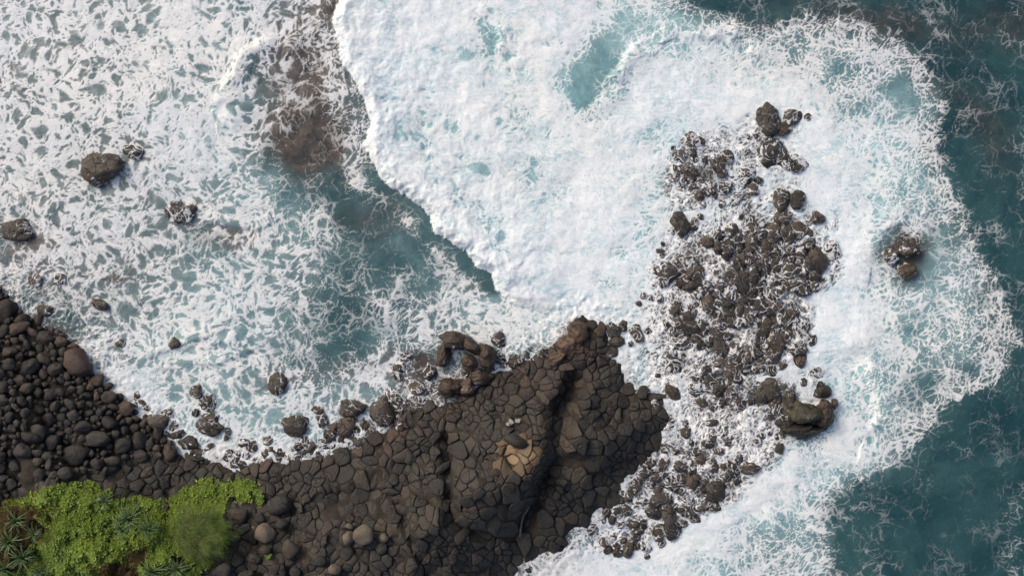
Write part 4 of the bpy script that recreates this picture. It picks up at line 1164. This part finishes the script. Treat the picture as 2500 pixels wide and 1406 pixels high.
def leaves(name, u, v, size, mat, rng, lift=0.0, tint=None, rosette=4, up=.55, zadd=None):
    """little fans of folded leaves, real faces spread through the depth of the mat"""
    n = len(u)
    z = veg_z(u.astype(F32), v.astype(F32)) + lift + rng.uniform(-.10, .05, n)
    if zadd is not None: z = z + zadd
    k = rosette
    cu = np.repeat(u, k); cv = np.repeat(v, k); cz = np.repeat(z, k)
    N = n * k
    a = rng.uniform(0, 2 * np.pi, N); el = rng.uniform(-.1, up, N)
    L = size * rng.uniform(.7, 1.3, N) * M
    dx, dy, dz = np.cos(a) * np.cos(el), np.sin(a) * np.cos(el), np.sin(el)
    sx, sy = -np.sin(a), np.cos(a)
    x = (cu - 1250) * M; y = (703 - cv) * M
    b = np.stack([x, y, cz], 1)
    D = np.stack([dx, dy, dz], 1) * L[:, None]; S = np.stack([sx, sy, np.zeros(N)], 1) * (L * .42)[:, None]
    upv = np.array([0, 0, 1.0]) * (L * .12)[:, None]
    V = np.stack([b + D * .1, b + D * .6 + S + upv, b + D, b + D * .6 - S + upv], 1).reshape(-1, 3)
    i = np.arange(N) * 4
    Fc = np.stack([i, i + 3, i + 2, i + 1], 1)
    me = mesh_np(name, V, Fc, mat, False)
    t = np.repeat(np.clip((tint if tint is not None else rng.uniform(0, 1, n)), 0, 1), k) * .6 + rng.uniform(0, .4, N)
    t4 = np.repeat(t, 4)
    attr4(me, 'tint', np.stack([t4, t4, t4, t4 * 0 + 1], 1))
    return obj(name, me)

DRY = [(95, 1240, 90, 32, -8), (150, 1262, 34, 28, 0), (110, 1310, 40, 50, 20), (340, 1350, 40, 26, 0), (60, 1262, 70, 22, 0), (390, 1320, 24, 20, 0)]
def scatter(n, rng, poly, box):
    u = rng.uniform(box[0], box[1], n); v = rng.uniform(box[2], box[3], n)
    k = inside(u, v, poly); return u[k], v[k]

def build_creeper():
    rng = np.random.default_rng(31)
    wob = lambda u, v: (u + fbm(u / 25, v / 25, 241, 2) * 12, v + fbm(u / 25, v / 25, 245, 2) * 12)
    u, v = scatter(26000, rng, [(-400, 1150), (800, 1150), (800, 1600), (-400, 1600)], (-120, 620, 1140, 1470))
    wu, wv = wob(u, v)
    k = inside(wu, wv, VEG)
    dry = np.zeros(len(u))
    for q in DRY: dry = np.maximum(dry, blob(u, v, q[0], q[1], q[2], q[3], q[4]))
    thin = fbm(u / 22, v / 22, 251, 3)
    k &= (dry < .38 + thin * .3)
    k &= ~((v > 1230) & (u > 470) & (thin < -.1))
    k &= ~((v > 1340) & (u > 320) & (thin < -.05))
    k &= (thin > -.75)
    u, v = u[k], v[k]
    tint = .45 + fbm(u / 60, v / 60, 255, 3) * .5 + sstep(1330, 1180, v) * .15
    o = leaves('beach_creeper', u, v, 5.2, MAT_CREEP, rng, 0.05, tint, 4)
    tag(o, 'bright green leafy creeper carpeting the bank at the lower left corner', 'creeper', kind='stuff')
    # sprigs reaching out over bare rock
    for (cx, cy, rx, ry, n, lab) in ((601, 1190, 26, 24, 520, 'yellow green creeper clump on bare rock right of the main green bank'),
                                     (645, 1206, 8, 16, 110, 'small narrow creeper tuft between the clump and the squarish boulder'),
                                     (548, 1185, 22, 14, 230, 'thin straggling creeper clump joining the shrub to the outer clump'),
                                     (678, 1322, 9, 10, 70, 'tiny green sprig in a crack right of the angular light brown boulder'),
                                     (770, 1392, 12, 7, 60, 'tiny green sprig near the bottom edge beside the grey brown boulder'),
                                     (512, 1172, 16, 12, 140, 'loose creeper tips at the top right corner of the green bank')):
        uu = cx + rng.normal(0, .5, n) * rx; vv = cy + rng.normal(0, .5, n) * ry
        g = fbm(uu / 9, vv / 9, 261, 2) > -.25
        o = leaves('creeper_clump', uu[g], vv[g], 4.8, MAT_CREEP, rng, .02, .62 + fbm(uu[g] / 20, vv[g] / 20, 263, 2) * .4, 4)
        tag(o, lab, 'creeper')

def build_dry():
    rng = np.random.default_rng(37)
    U, V = [], []
    for (x, y, rx, ry, a) in DRY:
        n = int(rx * ry * 1.1)
        p, q = rng.normal(0, .55, n) * rx, rng.normal(0, .55, n) * ry
        ca, sa = math.cos(math.radians(a)), math.sin(math.radians(a))
        U.append(x + p * ca - q * sa); V.append(y + p * sa + q * ca)
    # a thin brown scatter through all the plants
    a, b = scatter(2500, rng, VEG, (-60, 600, 1160, 1430)); U.append(a); V.append(b)
    u = np.concatenate(U); v = np.concatenate(V)
    k = inside(u, v, VEG); u, v = u[k], v[k]
    n = len(u); kk = 2; N = n * kk
    z = np.repeat(veg_z(u.astype(F32), v.astype(F32)), kk)
    a = rng.uniform(0, 2 * np.pi, N); L = rng.uniform(.14, .36, N); w = rng.uniform(.008, .016, N)
    b = np.stack([(np.repeat(u, kk) - 1250) * M, (703 - np.repeat(v, kk)) * M, z - .05], 1)
    D = np.stack([np.cos(a) * L, np.sin(a) * L, rng.uniform(.02, .25, N)], 1); S = np.stack([-np.sin(a) * w, np.cos(a) * w, w * 0], 1)
    P = np.stack([b - S, b + S, b + D * .6 + S * .8 + [0, 0, .05], b + D], 1).reshape(-1, 3)
    i = np.arange(N) * 4
    me = mesh_np('dry_grass', P, np.stack([i, i + 1, i + 2, i + 3], 1), MAT_DRY, False)
    t = np.repeat(rng.uniform(0, 1, N), 4); attr4(me, 'tint', np.stack([t, t, t, t * 0 + 1], 1))
    tag(obj('dry_grass', me), 'tangled dry brown grass and stems between the green plants at lower left', 'dry grass', kind='stuff')

def screwpine_leaf(i):
    """a long arched strap, folded along its middle"""
    rng = random.Random(i)
    segs = 5; V = []; Fc = []
    droop = rng.uniform(.25, .75); rise = rng.uniform(.25, .6)
    for k in range(segs + 1):
        t = k / segs
        x = t * (1 - .18 * droop * t); z = rise * t - droop * t * t * 1.1
        w = .045 * (1 - t ** 1.8) + .003
        y = .06 * math.sin(t * 2 + i)
        V += [(x, y + w, z), (x, y, z - w * .7), (x, y - w, z)]
    for k in range(segs):
        a = k * 3
        Fc += [(a, a + 1, a + 4, a + 3), (a + 1, a + 2, a + 5, a + 4)]
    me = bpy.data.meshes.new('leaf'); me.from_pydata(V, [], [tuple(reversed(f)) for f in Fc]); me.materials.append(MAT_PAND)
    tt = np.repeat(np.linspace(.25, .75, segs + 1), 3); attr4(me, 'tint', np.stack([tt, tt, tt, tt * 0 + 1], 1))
    return me

def build_screwpines():
    rng = random.Random(3)
    lm = [screwpine_leaf(i) for i in range(7)]
    P = [(262, 1218, 34, 26, 'pale screwpine rosette, uppermost, at the edge of the bright creeper'), (318, 1262, 50, 34, 'big blue green screwpine in the middle of the creeper'),
         (368, 1288, 42, 30, 'screwpine with drooping leaves touching the feathery shrub'), (300, 1290, 36, 24, 'low screwpine under the big middle one'),
         (44, 1268, 36, 30, 'screwpine topmost in the left edge thicket, beside dry grass'), (30, 1318, 44, 34, 'wide screwpine hugging the left edge of the thicket'),
         (88, 1300, 30, 24, 'small screwpine on the right flank of the left thicket'), (62, 1356, 42, 34, 'dense screwpine lower in the left thicket'),
         (14, 1384, 40, 30, 'screwpine in the bottom left corner'), (104, 1392, 34, 26, 'screwpine at the bottom edge right of the corner one'),
         (378, 1392, 40, 32, 'pale fan leaved screwpine at the bottom edge'), (436, 1384, 38, 30, 'screwpine at the bottom edge just below the feathery shrub')]
    for (u, v, r, n, lab) in P:
        z = float(veg_z(np.array([[u]], F32), np.array([[v]], F32))[0, 0]) - .1
        x, y, _ = at(u, v, z + .5)
        e = bpy.data.objects.new('screwpine', None); COL.objects.link(e); e.location = (x, y, z)
        tag(e, lab, 'screwpine', 'screwpines in the green bank')
        bm = bmesh.new(); bmesh.ops.create_cone(bm, cap_ends=True, segments=9, radius1=.11, radius2=.07, depth=.75)
        for q in bm.verts: q.co.z += .3; q.co.x += .04 * math.sin(q.co.z * 7)
        me = bpy.data.meshes.new('trunk'); bm.to_mesh(me); bm.free(); me.materials.append(MAT_BARK)
        obj('trunk', me, e)
        for k in range(n):
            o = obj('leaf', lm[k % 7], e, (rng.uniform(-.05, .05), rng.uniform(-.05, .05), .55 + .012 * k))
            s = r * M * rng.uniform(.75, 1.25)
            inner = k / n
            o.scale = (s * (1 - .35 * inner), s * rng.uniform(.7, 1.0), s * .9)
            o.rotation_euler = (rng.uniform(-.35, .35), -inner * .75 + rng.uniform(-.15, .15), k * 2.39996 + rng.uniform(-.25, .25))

def build_feathery():
    rng = np.random.default_rng(41)
    u0, v0 = 482, 1288
    z0 = land_z(u0, v0)
    x0, y0, _ = at(u0, v0, z0 + 1)
    e = bpy.data.objects.new('feathery_shrub', None); COL.objects.link(e); e.location = (x0, y0, z0)
    tag(e, 'soft feathery olive green shrub at the right end of the plant bank', 'shrub')
    bm = bmesh.new(); bmesh.ops.create_cone(bm, cap_ends=True, segments=8, radius1=.10, radius2=.05, depth=1.3)
    for q in bm.verts: q.co.z += .5
    me = bpy.data.meshes.new('trunk'); bm.to_mesh(me); bm.free(); me.materials.append(MAT_BARK); obj('trunk', me, e)
    V, Fc, T = [], [], []
    BV, BF = [], []
    nb = 150
    for b in range(nb):
        a = rng.uniform(0, 2 * np.pi); rr = rng.uniform(.2, 1) ** .7
        # plan outline: wide lobe with a tongue towards the bottom
        Rx = 2.15 * (1 + .18 * math.sin(3 * a + 1) + .10 * math.sin(5 * a))
        Ry = 1.95 * (1 + .15 * math.cos(2 * a + .5))
        tip = np.array([math.cos(a) * Rx * rr, math.sin(a) * Ry * rr - .12, 1.55 - .9 * rr ** 2 + rng.uniform(-.25, .2)])
        if rng.random() < .12: tip = np.array([rng.uniform(-.2, .6), -rng.uniform(1.7, 2.5), .45])
        sub = [(0, 0), (-.9, .5), (.8, .7), (.7, -.6), (-.8, -.7), (.2, -1.2)][b % 6]
        tip = np.array([tip[0] * .72 + sub[0] * .62, tip[1] * .72 + sub[1] * .62, tip[2]])
        root = np.array([sub[0] * .8, sub[1] * .8, .7 + rng.uniform(-.3, .5)])
        # thin branch as a three sided rod
        mid = (root + tip) / 2 + np.array([0, 0, .25])
        base = len(BV)
        for p, w in ((root, .022), (mid, .014), (tip, .005)):
            for j in range(3):
                t = j * 2.094; BV.append((p[0] + math.cos(t) * w, p[1] + math.sin(t) * w, p[2]))
        for s_ in (0, 3):
            for j in range(3): BF.append((base + s_ + j, base + s_ + (j + 1) % 3, base + s_ + 3 + (j + 1) % 3, base + s_ + 3 + j))
        m = 120
        t = rng.uniform(.12, 1.08, m)
        c = (1 - t)[:, None] ** 2 * root + 2 * ((1 - t) * t)[:, None] * (mid * 1.0) + (t ** 2)[:, None] * tip
        c += rng.normal(0, .13, (m, 3)) * [1, 1, .6]
        ang = a + rng.normal(0, .7, m)
        L = rng.uniform(.16, .42, m); w = rng.uniform(.004, .009, m)
        D = np.stack([np.cos(ang) * L * .8 + .16, np.sin(ang) * L * .8 - .08, rng.uniform(-.16, .12, m)], 1)
        S = np.stack([-np.sin(ang) * w, np.cos(ang) * w, w * 0], 1)
        n0 = len(V) * 3
        V.append(np.stack([c - S, c + S, c + D], 1).reshape(-1, 3))
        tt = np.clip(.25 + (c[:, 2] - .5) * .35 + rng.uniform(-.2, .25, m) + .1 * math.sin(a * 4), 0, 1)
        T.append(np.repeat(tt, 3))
    P = np.concatenate(V); Fc = np.arange(len(P)).reshape(-1, 3)
    me = mesh_np('foliage', P, Fc, MAT_FEATHER, False); t = np.concatenate(T); attr4(me, 'tint', np.stack([t, t, t, t * 0 + 1], 1))
    obj('foliage', me, e)
    me = bpy.data.meshes.new('branches'); me.from_pydata(BV, [], BF); me.materials.append(MAT_BARK); obj('branches', me, e)

build_creeper(); build_dry(); build_screwpines(); build_feathery()
